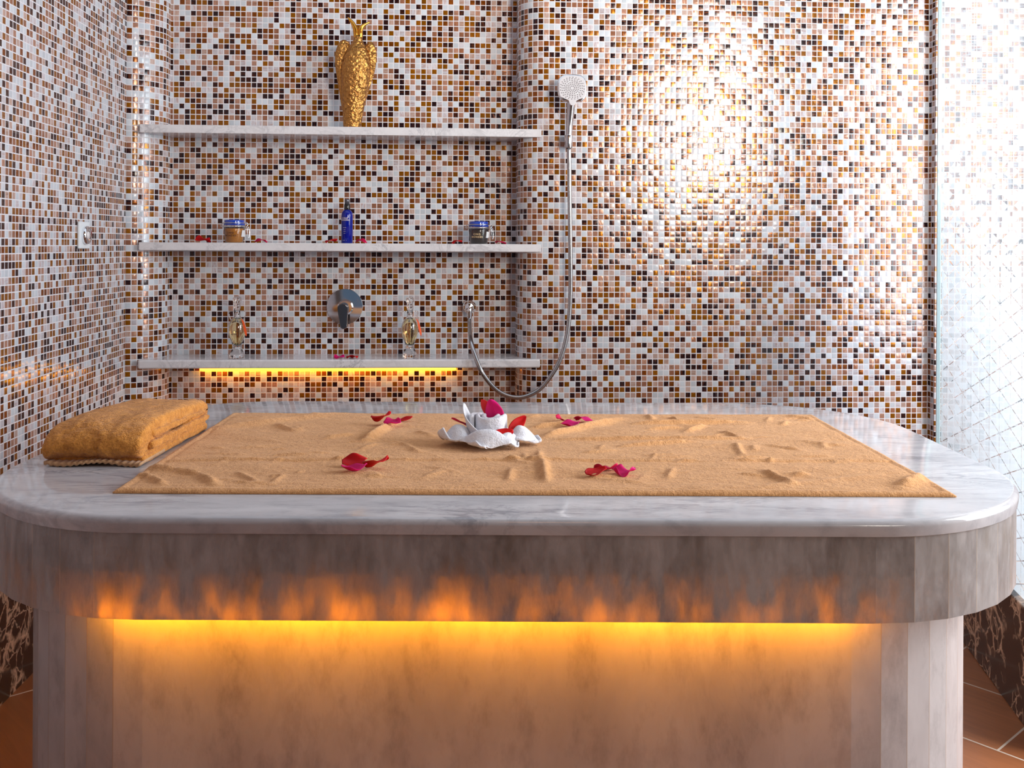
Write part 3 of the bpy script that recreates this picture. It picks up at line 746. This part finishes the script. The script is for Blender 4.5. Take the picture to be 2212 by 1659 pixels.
# front right trio
tp(1288, 1029, D(20), D(10), D(10), 0.040, 0.030, 0.6, 1.2, 0.4, 'red', 'red rolled petal at the left of the front right petal trio')
tp(1310, 1018, D(-8), D(6), D(-20), 0.046, 0.034, 0.8, 1.2, 0.8, 'crimson', 'crimson folded petal in the middle of the front right petal trio')
tp(1350, 1028, D(-5), D(0), D(8), 0.042, 0.032, 1.4, 0.9, 1.2, 'magenta', 'bright pink crumpled petal at the right of the front right petal trio')
# petals tucked into the washcloth flower
GF = 'bougainvillea petals tucked in the washcloth flower'
def ft_(dx, dy, dz, *a): return petal(fc + Vector((dx, dy, dz)), *a, GF)
ft_(0.008, 0.000, 0.038, D(180), D(70), D(80), 0.052, 0.040, 0.5, 0.9, 0.4, 'magenta', 'large magenta petal standing up in the top of the white washcloth roll')
ft_(-0.006, 0.012, 0.042, D(180), D(62), D(70), 0.048, 0.026, -0.4, 0.8, 0.3, 'coral', 'coral red petal standing behind the magenta one on the washcloth roll')
ft_(0.024, -0.044, 0.010, D(20), D(16), D(65), 0.052, 0.028, 0.3, 0.6, 0.4, 'red', 'red petal tucked in front of the washcloth roll')
ft_(0.056, -0.010, 0.022, D(35), D(38), D(55), 0.050, 0.026, 0.2, 0.7, 0.4, 'red', 'red petal pointing up at the right side of the washcloth roll')
ft_(-0.064, 0.030, 0.030, D(158), D(18), D(30), 0.036, 0.020, 0.2, 0.8, 0.3, 'crimson', 'dark pink petal tip behind the left lobe of the washcloth flower')

# ------------------------------------------------------------------ shelves
def shelf(name, zt, zb, front, bull, label):
    bm = bmesh.new()
    out = [(nl - RL - 0.012, -front), (nl - RL - 0.012, 0.006)]
    out = [(nl - RL * 0.92, 0.002)]
    prof2 = [(nl - RL + RL * math.sin(a), RL - RL * math.cos(a)) for a in [PI / 2 * k / 14 for k in range(2, 15)]] + [(nl, NICHE), (nr, NICHE), (nr, RR)] + \
            [(nr + RR - RR * math.cos(a), RR - RR * math.sin(a)) for a in [PI / 2 * k / 12 for k in range(1, 11)]]
    xl, xr = wl(299, 530).x, wl(1169, 530).x
    prof2 = [p for p in prof2 if xl + 0.002 < p[0] < xr - 0.002]
    poly = prof2 + [(xr, 0.0), (xr - 0.004, -front), (xl + 0.004, -front), (xl, 0.0)]
    add_rings(bm, [[(x, y, zb) for x, y in poly], [(x, y, zt) for x, y in poly]])
    o = obj(name, bm, M_SHELF, None, MW, False); bevel(o, bull, 5 if bull > 0.004 else 2, 50)
    for p in o.data.polygons: p.use_smooth = False
    return tag(o, label, 'shelf', 'marble shelves in the niche')
zt1 = wl(735, 273.5, -0.004).z; zt2 = wl(735, 525.5, -0.004).z; zt3 = wl(735, 777, -0.012).z
shelf('wall_shelf', zt1, zt1 - 0.030, 0.004, 0.002, 'topmost marble shelf in the mosaic niche holding the gold figurine')
shelf('wall_shelf', zt2, zt2 - 0.029, 0.004, 0.002, 'middle marble shelf in the mosaic niche holding the jars and blue bottle')
sh3 = shelf('wall_shelf', zt3, zt3 - 0.032, 0.012, 0.013, 'lowest marble shelf in the niche with an amber light strip underneath')
bm = bmesh.new()
x0 = wl(432, 799, 0.145).x; x1 = wl(985, 797, 0.145).x; zs = wl(710, 797, 0.145).z
add_box(bm, x0, x1, 0.140, 0.148, zs - 0.004, zs + 0.004); add_box(bm, x0, x1, 0.148, 0.152, zs, zt3 - 0.031)
o = obj('light_strip', bm, emis('shelf_light', (1.0, 0.37, 0.012), 13.0), sh3, None, False); o.matrix_world = MW; o['label'] = 'glowing amber light strip'

# ------------------------------------------------------------------ gold winged figurine
def gold_mat():
    n = N('hammered_gold'); co = n.coord('Object')
    vo = n.n('ShaderNodeTexVoronoi', {'Vector': n.vm('ADD', co, n.scale(n.noise(co, 60, 3).outputs['Color'], 0.012)), 'Scale': 84.0}, feature='F1')
    h = n.math('ADD', vo.outputs['Distance'], n.math('MULTIPLY', n.noise(co, 190, 3).outputs[0], 0.5))
    bp = n.n('ShaderNodeBump', {'Strength': 0.75, 'Distance': 0.006, 'Height': h})
    c = n.mix(n.noise(co, 50, 4, 0.7).outputs[0], (0.36, 0.145, 0.028), (0.62, 0.32, 0.10))
    return n.done(n.bsdf(Base_Color=c, Metallic=1.0, Roughness=0.24, Normal=bp.outputs[0]))
M_GOLD = gold_mat(); M_GOLDS = plain('polished_gold', (0.72, 0.34, 0.05), 0.14, 1.0)
YF = 0.055
sc_f = (wl(800, 200, YF) - wl(700, 200, YF)).length / 100.0        # metres per photo pixel there
pf = wl(768, 273, YF)
MFg = MW @ Matrix.Translation((pf.x, YF, zt1))
fg = thing('winged_figurine', 'hammered gold winged figurine standing on the top shelf', 'figurine', MFg)
q = sc_f / 6.38
def fx(x): return (x - 434) * q            # crop pixels to local metres
def fz(y): return (1612 - y) * q
prof_b = [(58, 318), (60, 345), (66, 385), (88, 430), (128, 490), (165, 560), (190, 640), (203, 730), (206, 830), (200, 930), (186, 1050), (168, 1170), (152, 1300), (140, 1420), (128, 1530), (120, 1600), (116, 1612)]
prof_b = prof_b[::-1]
bm = bmesh.new(); add_lathe(bm, [(w * q, fz(y)) for w, y in prof_b], 40, None, (True, True), [fx(385 + (1612 - y) / 1294 * 80) for w, y in prof_b])
for v in bm.verts: v.co.y *= 0.72
o = obj('body', bm, M_GOLD, fg); o.matrix_world = MFg
def wing(pts):
    bm = bmesh.new(); cx = sum(p[0] for p in pts) / len(pts); cy = sum(p[1] for p in pts) / len(pts)
    rings = []
    for k, s in ((-2, 0.0), (-2, 0.55), (-1.2, 0.90), (0, 1.0), (1.2, 0.90), (2, 0.55), (2, 0.0)):
        rings.append([Vector((fx(cx + (x - cx) * max(s, 0.02)), 0.012 + k * 0.0062, fz(cy + (y - cy) * max(s, 0.02)))) for x, y in pts])
    add_rings(bm, rings)
    o = obj('wing', bm, M_GOLD, fg); o.matrix_world = MFg; subsurf(o, 2)
wing([(215, 355), (285, 348), (350, 400), (400, 520), (400, 800), (330, 1150), (255, 1480), (222, 1250), (180, 1000), (148, 800), (128, 640), (150, 470)])
wing([(640, 350), (575, 390), (530, 480), (500, 700), (480, 1000), (480, 1300), (500, 1500), (545, 1330), (600, 1130), (660, 940), (712, 760), (728, 560), (700, 420)])
for pts in ([(438, 345), (434, 290), (424, 225), (390, 150), (352, 100), (318, 66)], [(492, 345), (492, 290), (496, 235), (520, 190), (570, 155), (626, 126)]):
    bm = bmesh.new(); add_tube(bm, [(fx(x), 0, fz(y)) for x, y in pts], [36 * q, 38 * q, 36 * q, 29 * q, 19 * q, 6 * q], 14, 6)
    o = obj('horn', bm, M_GOLDS, fg); o.matrix_world = MFg; o['label'] = 'smooth polished gold horn'

# ------------------------------------------------------------------ lettering bent round a jar
def lettering(txt, size, r, z, mat, parent, mw, a0=-PI / 2, squash=1.0):
    cu = bpy.data.curves.new('lettering', 'FONT'); cu.body = txt; cu.size = size; cu.align_x = 'CENTER'; cu.space_character = 1.35; cu.offset = size * 0.02
    t = bpy.data.objects.new('lettering_source', cu); C.objects.link(t)
    dg = bpy.context.evaluated_depsgraph_get(); me = bpy.data.meshes.new_from_object(t.evaluated_get(dg))
    bpy.data.objects.remove(t); bpy.data.curves.remove(cu)
    for v in me.vertices:
        a = a0 + v.co.x / r; h = v.co.y
        v.co = Vector((r * math.cos(a), r * math.sin(a), z + h))
    me.materials.clear(); me.materials.append(mat)
    o = bpy.data.objects.new('lettering', me); C.objects.link(o); o.parent = parent; o.matrix_world = mw
    return o

# ------------------------------------------------------------------ clip top jars
YS = 0.050
sc = (wl(800, 500, YS) - wl(700, 500, YS)).length / 100.0
M_BLUELID = plain('blue_glass_lid', (0.006, 0.045, 0.40), 0.08, 0.0, Coat_Weight=0.6)
def scrub(name, c1, c2):
    n = N(name); co = n.coord('Object'); k = n.noise(co, 160, 4, 0.7).outputs[0]
    return n.done(n.bsdf(Base_Color=n.mix(n.mapr(k, 0.35, 0.65), c1, c2), Roughness=0.5))
M_DKTXT = plain('dark_print', (0.05, 0.02, 0.01), 0.6); M_GDTXT = plain('gold_print', (0.70, 0.50, 0.28), 0.4); M_WTXT = plain('white_print', (0.75, 0.65, 0.60), 0.5)
M_TAG = plain('white_card', (0.80, 0.82, 0.85), 0.7)
def jar(px, fill, label, txt, tagx):
    p = wl(px, 526, YS); MJ = MW @ Matrix.Translation((p.x, YS, zt2))
    j = thing('clip_top_jar', label, 'jar', MJ, 'clip top jars on the middle shelf')
    k = sc
    bm = bmesh.new(); add_lathe(bm, [(0.001, 0.6 * k), (17.2 * k, 0.7 * k), (18.6 * k, 2.4 * k), (21.2 * k, 31 * k), (0.001, 31.1 * k)], 40); o = obj('contents', bm, fill, j); o.matrix_world = MJ; smooth_angle(o, 50)
    bm = bmesh.new()
    add_lathe(bm, [(17.4 * k, 0.05 * k), (19.4 * k, 1.6 * k), (22.2 * k, 33 * k), (23.2 * k, 34.2 * k), (23.2 * k, 37 * k), (21.5 * k, 38 * k), (21.8 * k, 33 * k), (19.0 * k, 2.4 * k), (17.3 * k, 0.65 * k)], 40)
    o = obj('glass_body', bm, M_GLASS, j); o.matrix_world = MJ
    bm = bmesh.new(); add_lathe(bm, [(21.6 * k, 37.5 * k), (22.6 * k, 38.5 * k), (22.2 * k, 41.5 * k), (20.8 * k, 44.5 * k), (21.6 * k, 46.5 * k), (20.6 * k, 49 * k), (12 * k, 49.8 * k)], 40); o = obj('lid', bm, M_BLUELID, j); o.matrix_world = MJ; o['label'] = 'blue glass lid'
    bm = bmesh.new()
    for z, r in ((42.6, 23.4), (35.6, 23.9)):
        n_ = 40; add_tube(bm, [(r * k * math.cos(2 * PI * i / n_), r * k * math.sin(2 * PI * i / n_), z * k) for i in range(n_ + 1)], 0.95 * k, 6, 0, False)
    add_tube(bm, [(23.5 * k, 0, 42.6 * k), (26.5 * k, -2 * k, 44 * k), (29 * k, 0, 39 * k), (26 * k, -2 * k, 34 * k), (27.5 * k, 0, 30 * k), (30.5 * k, 0, 34 * k), (31 * k, 0, 31 * k)], 0.8 * k, 6, 4)
    add_tube(bm, [(27 * k, -3 * k, 35 * k), (28.5 * k, -3 * k, 22 * k), (29.5 * k, -2 * k, 12 * k), (31.5 * k, 0, 12 * k), (32 * k, 1 * k, 22 * k), (30 * k, 1 * k, 36 * k)], 0.8 * k, 6, 4)
    add_tube(bm, [(-23.4 * k, 0, 42.6 * k), (-27 * k, 0, 40 * k), (-28.6 * k, 0, 35 * k), (-23.8 * k, 0, 35.6 * k)], 0.8 * k, 6, 4)
    o = obj('wire_clasp', bm, M_STEEL, j); o.matrix_world = MJ; o['label'] = 'bright steel wire clasp'
    bm = bmesh.new(); add_prism(bm, [(x * k, z * k) for x, z in tagx], -12.6 * k, -11.9 * k); o = obj('paper_tag', bm, M_TAG, j, None, False); o.matrix_world = MJ; o['label'] = 'small white card tag'
    lettering('CINQ', 5.2 * k, 21.4 * k, 19.6 * k, txt, j, MJ, -PI / 2 - 0.22); lettering('MONDES', 5.2 * k, 21.0 * k, 13.6 * k, txt, j, MJ, -PI / 2 - 0.22)
jar(506, scrub('orange_scrub', (0.52, 0.17, 0.003), (0.66, 0.25, 0.008)), 'clip top jar of orange scrub with a blue lid', M_DKTXT, [(19.5, 27), (25, 27), (25.5, 13), (17.5, 13)])
jar(1034, scrub('black_soap', (0.012, 0.006, 0.004), (0.045, 0.018, 0.008)), 'clip top jar of dark brown paste with a blue lid', M_GDTXT, [(14.5, 28), (22.5, 26), (21, 13), (12, 14)])

# ------------------------------------------------------------------ blue spray bottle
p = wl(749.5, 526, YS); MB = MW @ Matrix.Translation((p.x, YS, zt2))
bt = thing('spray_bottle', 'slim cobalt blue bottle with black cap on the middle shelf', 'bottle', MB)
k = sc
n_ = N('cobalt_glass'); M_COBALT = n_.done(n_.bsdf(Base_Color=(0.001, 0.007, 0.22), Roughness=0.07, Specular_IOR_Level=0.5))
bm = bmesh.new(); add_lathe(bm, [(11.6 * k, 0), (12.4 * k, 1 * k), (12.5 * k, 58 * k), (12.2 * k, 63 * k), (11 * k, 67.5 * k), (8.6 * k, 71 * k), (6.4 * k, 73 * k)], 40); o = obj('body', bm, M_COBALT, bt); o.matrix_world = MB
bm = bmesh.new(); add_lathe(bm, [(6.3 * k, 72 * k), (6.8 * k, 73.5 * k), (6.6 * k, 84 * k), (6.0 * k, 85.2 * k)], 32); o = obj('collar', bm, M_BLACK, bt); o.matrix_world = MB; smooth_angle(o, 40)
bm = bmesh.new(); add_lathe(bm, [(5.3 * k, 85 * k), (5.4 * k, 94 * k), (4.6 * k, 96.5 * k), (1.5 * k, 97 * k)], 32); o = obj('cap', bm, plain('smoked_cap', (0.10, 0.10, 0.12), 0.12, 0.4), bt); o.matrix_world = MB
for t, z, s in (('CINQ', 53, 4.6), ('MONDES', 49, 4.2), ('•••••', 33, 3.0), ('••••', 28.6, 2.6), ('••••', 24.6, 2.6), ('•••', 20.6, 2.6), ('• ••  •', 5.5, 3.0)):
    lettering(t, s * k, 12.62 * k, z * k, M_WTXT, bt, MB, -PI / 2 - 0.35)

# ------------------------------------------------------------------ amphora oil bottles
YB = 0.045
sb = (wl(800, 700, YB) - wl(700, 700, YB)).length / 100.0 / 10.37
M_ORTAG = plain('orange_card', (0.85, 0.10, 0.015), 0.5)
def amphora(px, label, lean):
    p = wl(px, 772, YB); MA = MW @ Matrix.Translation((p.x, YB, zt3)) @ Matrix.Rotation(lean, 4, 'Z')
    a = thing('oil_amphora', label, 'bottle', MA, 'amphora oil bottles on the lowest shelf')
    q = sb; Z = lambda y: (1505 - y) * q
    outer = [(150, 1505), (166, 1480), (166, 1440), (150, 1390), (122, 1335), (108, 1270), (106, 1200), (122, 1140), (152, 1070), (182, 980), (193, 890), (190, 800), (168, 710), (132, 640), (88, 595), (66, 560), (63, 440), (66, 425)]
    wall = [(max(w - 9, 20), y) for w, y in outer if y <= 1200]
    inner = [(54, 425), (54, 560), (78, 598), (122, 645), (158, 715), (180, 800), (183, 890), (172, 980), (142, 1070), (112, 1140), (95, 1195), (60, 1215), (2, 1220)]
    bm = bmesh.new(); add_lathe(bm, [(w * q, Z(y)) for w, y in outer + inner], 40, None, (True, True)); o = obj('glass_body', bm, M_GLASS, a); o.matrix_world = MA
    oil = [(2, 1216), (58, 1211), (93, 1191), (110.5, 1138), (140.5, 1068), (170.5, 979), (181.5, 890), (178.5, 801), (156.5, 716), (120, 647), (77, 602), (2, 600)]
    bm = bmesh.new(); add_lathe(bm, [(w * q, Z(y)) for w, y in oil], 40); o = obj('oil', bm, M_OIL, a); o.matrix_world = MA; o['label'] = 'pale golden oil'
    bm = bmesh.new(); add_lathe(bm, [(48 * q, Z(470)), (60 * q, Z(418)), (72 * q, Z(405)), (76 * q, Z(330)), (70 * q, Z(285)), (76 * q, Z(262)), (96 * q, Z(215)), (99 * q, Z(180)), (88 * q, Z(142)), (55 * q, Z(124)), (5 * q, Z(120))], 32)
    o = obj('stopper', bm, M_GLASS, a); o.matrix_world = MA
    for s in (-1, 1):
        bm = bmesh.new(); add_tube(bm, [(s * x * q, 0, Z(y)) for x, y in ((60, 452), (120, 450), (172, 458), (186, 500), (170, 570), (140, 640), (128, 660))], 11 * q, 8, 5); o = obj('handle', bm, M_GLASS, a); o.matrix_world = MA
    bm = bmesh.new(); add_prism(bm, [(x * q, Z(y)) for x, y in ((112, 600), (150, 635), (185, 690), (215, 790), (245, 920), (244, 985), (232, 1005), (205, 960), (175, 860), (150, 720), (135, 660))], -150 * q, -144 * q)
    o = obj('paper_tag', bm, M_ORTAG, a, None, False); o.matrix_world = MA; o['label'] = 'orange leaf shaped card tag'
    lettering('CINQ', 42 * q, 193.5 * q, Z(905), M_DKTXT, a, MA, -PI / 2 + 0.05); lettering('MONDES', 42 * q, 191.5 * q, Z(968), M_DKTXT, a, MA, -PI / 2 + 0.05)
amphora(512, 'glass amphora of golden oil at the left end of the lowest shelf', 0.0)
amphora(885, 'glass amphora of golden oil right of the chrome mixer on the lowest shelf', D(12))

# shelf petals
GS = 'bougainvillea petals on the niche shelves'
def sp_(px, py, yy, zt, *a): p = wl(px, py, yy); return petal(MW @ Vector((p.x, yy, zt)), *a, GS)
sp_(438, 523, 0.020, zt2, D(185), D(6), D(30), 0.054, 0.036, 0.6, 1.0, 1.3, 'red', 'red petal at the far left of the middle shelf')
sp_(565, 522, 0.020, zt2, D(3), D(0), D(6), 0.046, 0.030, -1.4, 0.8, 1.0, 'crimson', 'pink red wavy petal right of the orange jar')
sp_(716, 522, 0.020, zt2, D(5), D(12), D(-10), 0.046, 0.030, -0.9, -0.8, 0.8, 'red', 'red petal just left of the blue bottle')
sp_(781, 522, 0.020, zt2, D(0), D(0), D(8), 0.046, 0.030, -1.3, 0.7, 1.0, 'crimson', 'pink red wavy petal just right of the blue bottle')
sp_(988, 521, 0.020, zt2, D(8), D(10), D(-12), 0.042, 0.034, -1.2, -0.9, 0.6, 'red', 'red arched petal left of the dark jar')
sp_(1082, 522, 0.020, zt2, D(-5), D(-6), D(-8), 0.044, 0.028, -1.1, -0.8, 0.7, 'crimson', 'crimson petal right of the dark jar on the middle shelf')
sp_(733, 773, 0.030, zt3, D(10), D(0), D(12), 0.040, 0.034, 0.8, 0.9, 0.9, 'magenta', 'magenta petal on the lowest shelf below the mixer')
sp_(761, 772, 0.030, zt3, D(-6), D(2), D(-8), 0.046, 0.032, -0.9, -0.9, 0.9, 'red', 'red petal touching the magenta one on the lowest shelf')

# ------------------------------------------------------------------ mixer
pm = wl(744.7, 662.5, NICHE - 0.004); sm = (wl(800, 660, NICHE) - wl(700, 660, NICHE)).length / 100.0
MM = MW @ Matrix.Translation((pm.x, NICHE, pm.z))
RX = Matrix.Rotation(PI / 2, 4, 'X')
mx = thing('shower_mixer', 'round chrome shower mixer with a lever on the niche wall', 'tap', MM)
bm = bmesh.new(); add_lathe(bm, [(39.5 * sm, 0.0), (39.5 * sm, 0.005), (38.6 * sm, 0.0075), (20 * sm, 0.0085), (0.0005, 0.0088)], 64, RX); o = obj('plate', bm, M_CHROME, mx); o.matrix_world = MM; smooth_angle(o, 35)
bm = bmesh.new(); add_lathe(bm, [(17 * sm, 0.008), (17 * sm, 0.030), (14 * sm, 0.034)], 40, RX @ Matrix.Translation((3 * sm, 0, 0))); o = obj('cartridge', bm, M_CHROME, mx); o.matrix_world = MM; smooth_angle(o, 35)
bm = bmesh.new()
pts = []
for cx, cz, r, a0, a1 in ((-1.5, -1.5, 11.0, 0, PI), (1.5, -37, 8.6, PI, 2 * PI)):
    for k_ in range(13): a = a0 + (a1 - a0) * k_ / 12; pts.append(((cx + r * math.cos(a)) * sm, (cz + r * math.sin(a)) * sm))
add_prism(bm, pts, -0.062, -0.036)
for v in bm.verts: v.co.y += -0.30 * (v.co.z + 10 * sm) * (1 if v.co.z < 0 else 0) * -0.5
o = obj('lever', bm, plain('dark_chrome', (0.26, 0.23, 0.22), 0.12, 1.0), mx); o.matrix_world = MM; bevel(o, 0.003, 3, 30); smooth_angle(o, 35)

# ------------------------------------------------------------------ hose outlet, hose, hand shower, holder
pe = wl(1014, 663, NICHE - 0.02); ME = MW @ Matrix.Translation((pe.x, NICHE, pe.z))
el = thing('hose_outlet', 'chrome wall outlet at the lower end of the shower hose', 'shower fitting', ME)
bm = bmesh.new(); add_lathe(bm, [(16 * sm, 0.0), (16.5 * sm, 0.010), (15.5 * sm, 0.024), (9 * sm, 0.040), (0.001, 0.044)], 8, RX @ Matrix.Rotation(PI / 8, 4, 'Z')); o = obj('rosette', bm, M_CHROME, el, None, False); o.matrix_world = ME; bevel(o, 0.0025, 2, 15)
bm = bmesh.new(); add_tube(bm, [(0, -0.030, 0.0), (0, -0.034, -0.012), (0, -0.034, -0.030), (0, -0.034, -0.044)], [6.6 * sm, 6.6 * sm, 5.8 * sm, 5.2 * sm], 16, 4); o = obj('spout', bm, M_CHROME, el); o.matrix_world = ME
hp = [(1229, 318, -0.055), (1230.5, 420, -0.052), (1232, 540, -0.050), (1232, 640, -0.050), (1225, 722, -0.055), (1206, 785, -0.062), (1172, 835, -0.070), (1140, 855, -0.072), (1108, 858, -0.070), (1076, 845, -0.062), (1048, 815, -0.050), (1030, 780, -0.036), (1018, 740, 0.000), (1015, 712, 0.070), (1014, 690, 0.128)]
pts = [wl(a, b, d) for a, b, d in hp]
def hose_mat():
    n = N('steel_hose'); uvx = n.n('ShaderNodeSeparateXYZ', {0: n.coord('UV')})
    return n.done(n.bsdf(Base_Color=(0.46, 0.45, 0.46), Metallic=1.0, Roughness=0.18))
bm = bmesh.new(); add_tube(bm, pts, 0.0083, 14, 8)
o = obj('shower_hose', bm, hose_mat(), None, MW); tag(o, 'long chrome shower hose looping below the lowest shelf', 'hose')
sh_ = (wl(1280, 250, -0.06) - wl(1180, 250, -0.06)).length / 100.0
ph = wl(1228, 305, -0.05); MH = MW @ Matrix.Translation((ph.x, 0.0, ph.z))
hh = thing('shower_holder', 'chrome wall bracket gripping the hand shower', 'shower fitting', MH)
bm = bmesh.new(); add_box(bm, -0.013, 0.013, -0.038, 0.0, -0.022, 0.022); o = obj('wall_block', bm, M_CHROME, hh, None, False); o.matrix_world = MH; bevel(o, 0.003, 2)
bm = bmesh.new()
add_lathe(bm, [(0.0138, -0.026), (0.0146, -0.024), (0.0158, 0.020), (0.0150, 0.022), (0.0126, 0.022), (0.0110, -0.026)], 28, Matrix.Translation((0, -0.052, 0)))
o = obj('clip', bm, M_SATIN, hh); o.matrix_world = MH; smooth_angle(o, 40)
MS = MW @ Matrix.Translation((ph.x, -0.055, ph.z))
hs = thing('hand_shower', 'square chrome hand shower with a white spray face', 'shower head', MS)
def hx(px): return (px - 1228) * sh_
def hz(py): return (305 - py) * sh_
bm = bmesh.new()
add_tube(bm, [(hx(1228.5), 0, hz(316)), (hx(1228.5), 0, hz(296)), (hx(1229.5), -0.001, hz(270)), (hx(1231), -0.006, hz(245)), (hx(1232), -0.014, hz(222)), (hx(1232.5), -0.020, hz(205))], [0.0104, 0.0118, 0.0128, 0.0145, 0.0156, 0.014], 20, 6)
o = obj('handle', bm, M_SATIN, hs); o.matrix_world = MS
def head_outline(s):
    sq = superellipse(0, 0, 29.0 * s, 29.5 * s, 3.4, 48)
    out = []
    for x, z in sq:
        if z < -8 and abs(x) < 29:                      # draw the lower edge down to the neck
            t = (-8 - z) / 22.0
        out.append((x, z))
    return out
bm = bmesh.new(); rings = []
tilt = Matrix.Translation((hx(1232.5), -0.030, hz(196))) @ Matrix.Rotation(D(-10), 4, 'X')
for s, y in ((0.50, 0.026), (0.80, 0.022), (0.98, 0.010), (1.06, 0.002), (1.06, -0.004), (1.0, -0.0075)):
    rings.append([tilt @ Vector((x * sh_, y, z * sh_)) for x, z in superellipse(0, 1.5, 29.5 * s, 29.0 * s, 3.2, 48)])
add_rings(bm, rings); o = obj('head_shell', bm, M_CHROME, hs); o.matrix_world = MS; smooth_angle(o, 50)
face = []
for x, z in superellipse(0, 0, 28.6, 28.0, 3.2, 64):
    face.append((x, z))
# rebuild the outline with a neck
face = [(x, z) for x, z in face if z > -21]
face.sort(key=lambda p: math.atan2(p[1] + 4, p[0]))
start = [i for i, p in enumerate(face)]
face = sorted(face, key=lambda p: (math.atan2(p[0], -(p[1] + 2)) + 2 * PI) % (2 * PI))
neck = [(-8.2, -27), (-7.0, -33), (-4.5, -37), (0, -38.5), (4.5, -37), (7.0, -33), (8.2, -27)]
poly = face + neck if face[0][0] > 0 else face + neck[::-1]
bm = bmesh.new(); add_prism(bm, [(x * sh_, z * sh_) for x, z in poly], -0.0105, -0.006, tilt); o = obj('spray_face', bm, M_WHITE, hs, None, False); o.matrix_world = MS; bevel(o, 0.0012, 2, 30); o['label'] = 'white spray face'
bm = bmesh.new()
for rr_, cnt in ((5, 8), (9, 14), (13, 18), (18, 20), (22, 24), (25.5, 24)):
    for i in range(cnt):
        a = 2 * PI * (i + 0.5 * (rr_ % 2)) / cnt; x, z = rr_ * math.cos(a), rr_ * math.sin(a) * 0.95
        if 14 <= rr_ < 17: continue
        add_lathe(bm, [(0.95 * sh_, 0.0), (0.85 * sh_, 0.0014)], 7, tilt @ Matrix.Translation((x * sh_, -0.0105, z * sh_)) @ RX)
o = obj('nozzles', bm, M_GREY, hs); o.matrix_world = MS; o['kind'] = 'stuff'; o['label'] = 'grey rubber spray nozzles'
bm = bmesh.new(); n_ = 48
add_tube(bm, [tilt @ Vector((15.6 * sh_ * math.cos(2 * PI * i / n_), -0.0106, 15.6 * sh_ * math.sin(2 * PI * i / n_))) for i in range(n_ + 1)], 0.35 * sh_, 5, 0, False)
o = obj('face_ring', bm, M_STEEL, hs); o.matrix_world = MS

# ------------------------------------------------------------------ fitting on the left wall
e = MWI @ EYE; v = MWI.to_3x3() @ ray(177, 508); pw = e + v * ((s_corner - e.x) / v.x)
ML = MW @ Matrix.Translation(pw) @ Matrix.Rotation(PI / 2, 4, 'Z') @ Matrix.Rotation(PI / 2, 4, 'X')   # local z points out of the wall
sw = thing('wall_fitting', 'square white plate with a round chrome lamp on the left wall', 'wall light', ML)
bm = bmesh.new(); add_box(bm, -0.043, 0.043, -0.043, 0.043, 0.0, 0.009); o = obj('plate', bm, plain('white_plate', (0.74, 0.77, 0.80), 0.35), sw, None, False); o.matrix_world = ML; bevel(o, 0.003, 2)
bm = bmesh.new(); add_lathe(bm, [(0.029, 0.008), (0.0295, 0.017), (0.027, 0.022), (0.022, 0.0235), (0.013, 0.019), (0.0005, 0.018)], 48); o = obj('bezel', bm, M_CHROME, sw); o.matrix_world = ML
bm = bmesh.new(); add_lathe(bm, [(0.0125, 0.018), (0.0105, 0.0215), (0.0005, 0.0235)], 32); o = obj('lens', bm, plain('frosted_lens', (0.70, 0.66, 0.66), 0.3), sw); o.matrix_world = ML

# ------------------------------------------------------------------ light
w = bpy.data.worlds.new('world'); bpy.context.scene.world = w; w.use_nodes = True
bgn = w.node_tree.nodes['Background']; bgn.inputs[0].default_value = (0.80, 0.88, 1.0, 1); bgn.inputs[1].default_value = 1.0
def area(name, loc, rot, sx, sy, power, col, spread=None):
    l = bpy.data.lights.new(name, 'AREA'); l.shape = 'RECTANGLE'; l.size = sx; l.size_y = sy; l.energy = power; l.color = col
    if spread: l.spread = D(spread)
    o = bpy.data.objects.new(name, l); C.objects.link(o); o.location = loc; o.rotation_euler = rot
    return o
area('assumed_side_daylight', (2.72, (RY0 + RY1) / 2, (RZ0 + RZ1) / 2), (0, D(90), 0), RZ1 - RZ0, RY1 - RY0, 122, (0.90, 0.95, 1.0))  # daylight for the assumed window in the right wall
area('assumed_glare_beam', ((VX0 + VX1) / 2, -1.63, (VZ0 + VZ1) / 2), (D(92.5), 0, D(19)), VX1 - VX0, VZ1 - VZ0, 30, (1.0, 0.92, 0.80), 54)  # assumed window light; beam narrowed and tilted for tile glare, sparing the apron
area('assumed_front_daylight', ((WX0 + WX1) / 2, -1.63, (WZ0 + WZ1) / 2), (D(90), 0, 0), WX1 - WX0, WZ1 - WZ0, 0.9, (0.55, 0.78, 1.0))  # weak blue light for the assumed front window
area('warm_fill', (0.2, -0.9, 3.1), (D(25), 0, 0), 0.5, 0.5, 3.0, (1.0, 0.40, 0.12))  # added warm fill for the table front, not a lamp of the room
area('added_partition_light', (2.4, 3.0, 2.2), (D(0), D(60), 0), 1.2, 1.4, 10, (0.92, 0.96, 1.0))  # light added behind the frosted glass, with no window of its own

vs_ = bpy.context.scene.view_settings
bpy.context.scene.display_settings.display_device = 'sRGB'
vs_.view_transform = 'Standard'; vs_.look = 'None'; vs_.gamma = 1.0; vs_.exposure = 0.14; vs_.use_curve_mapping = False
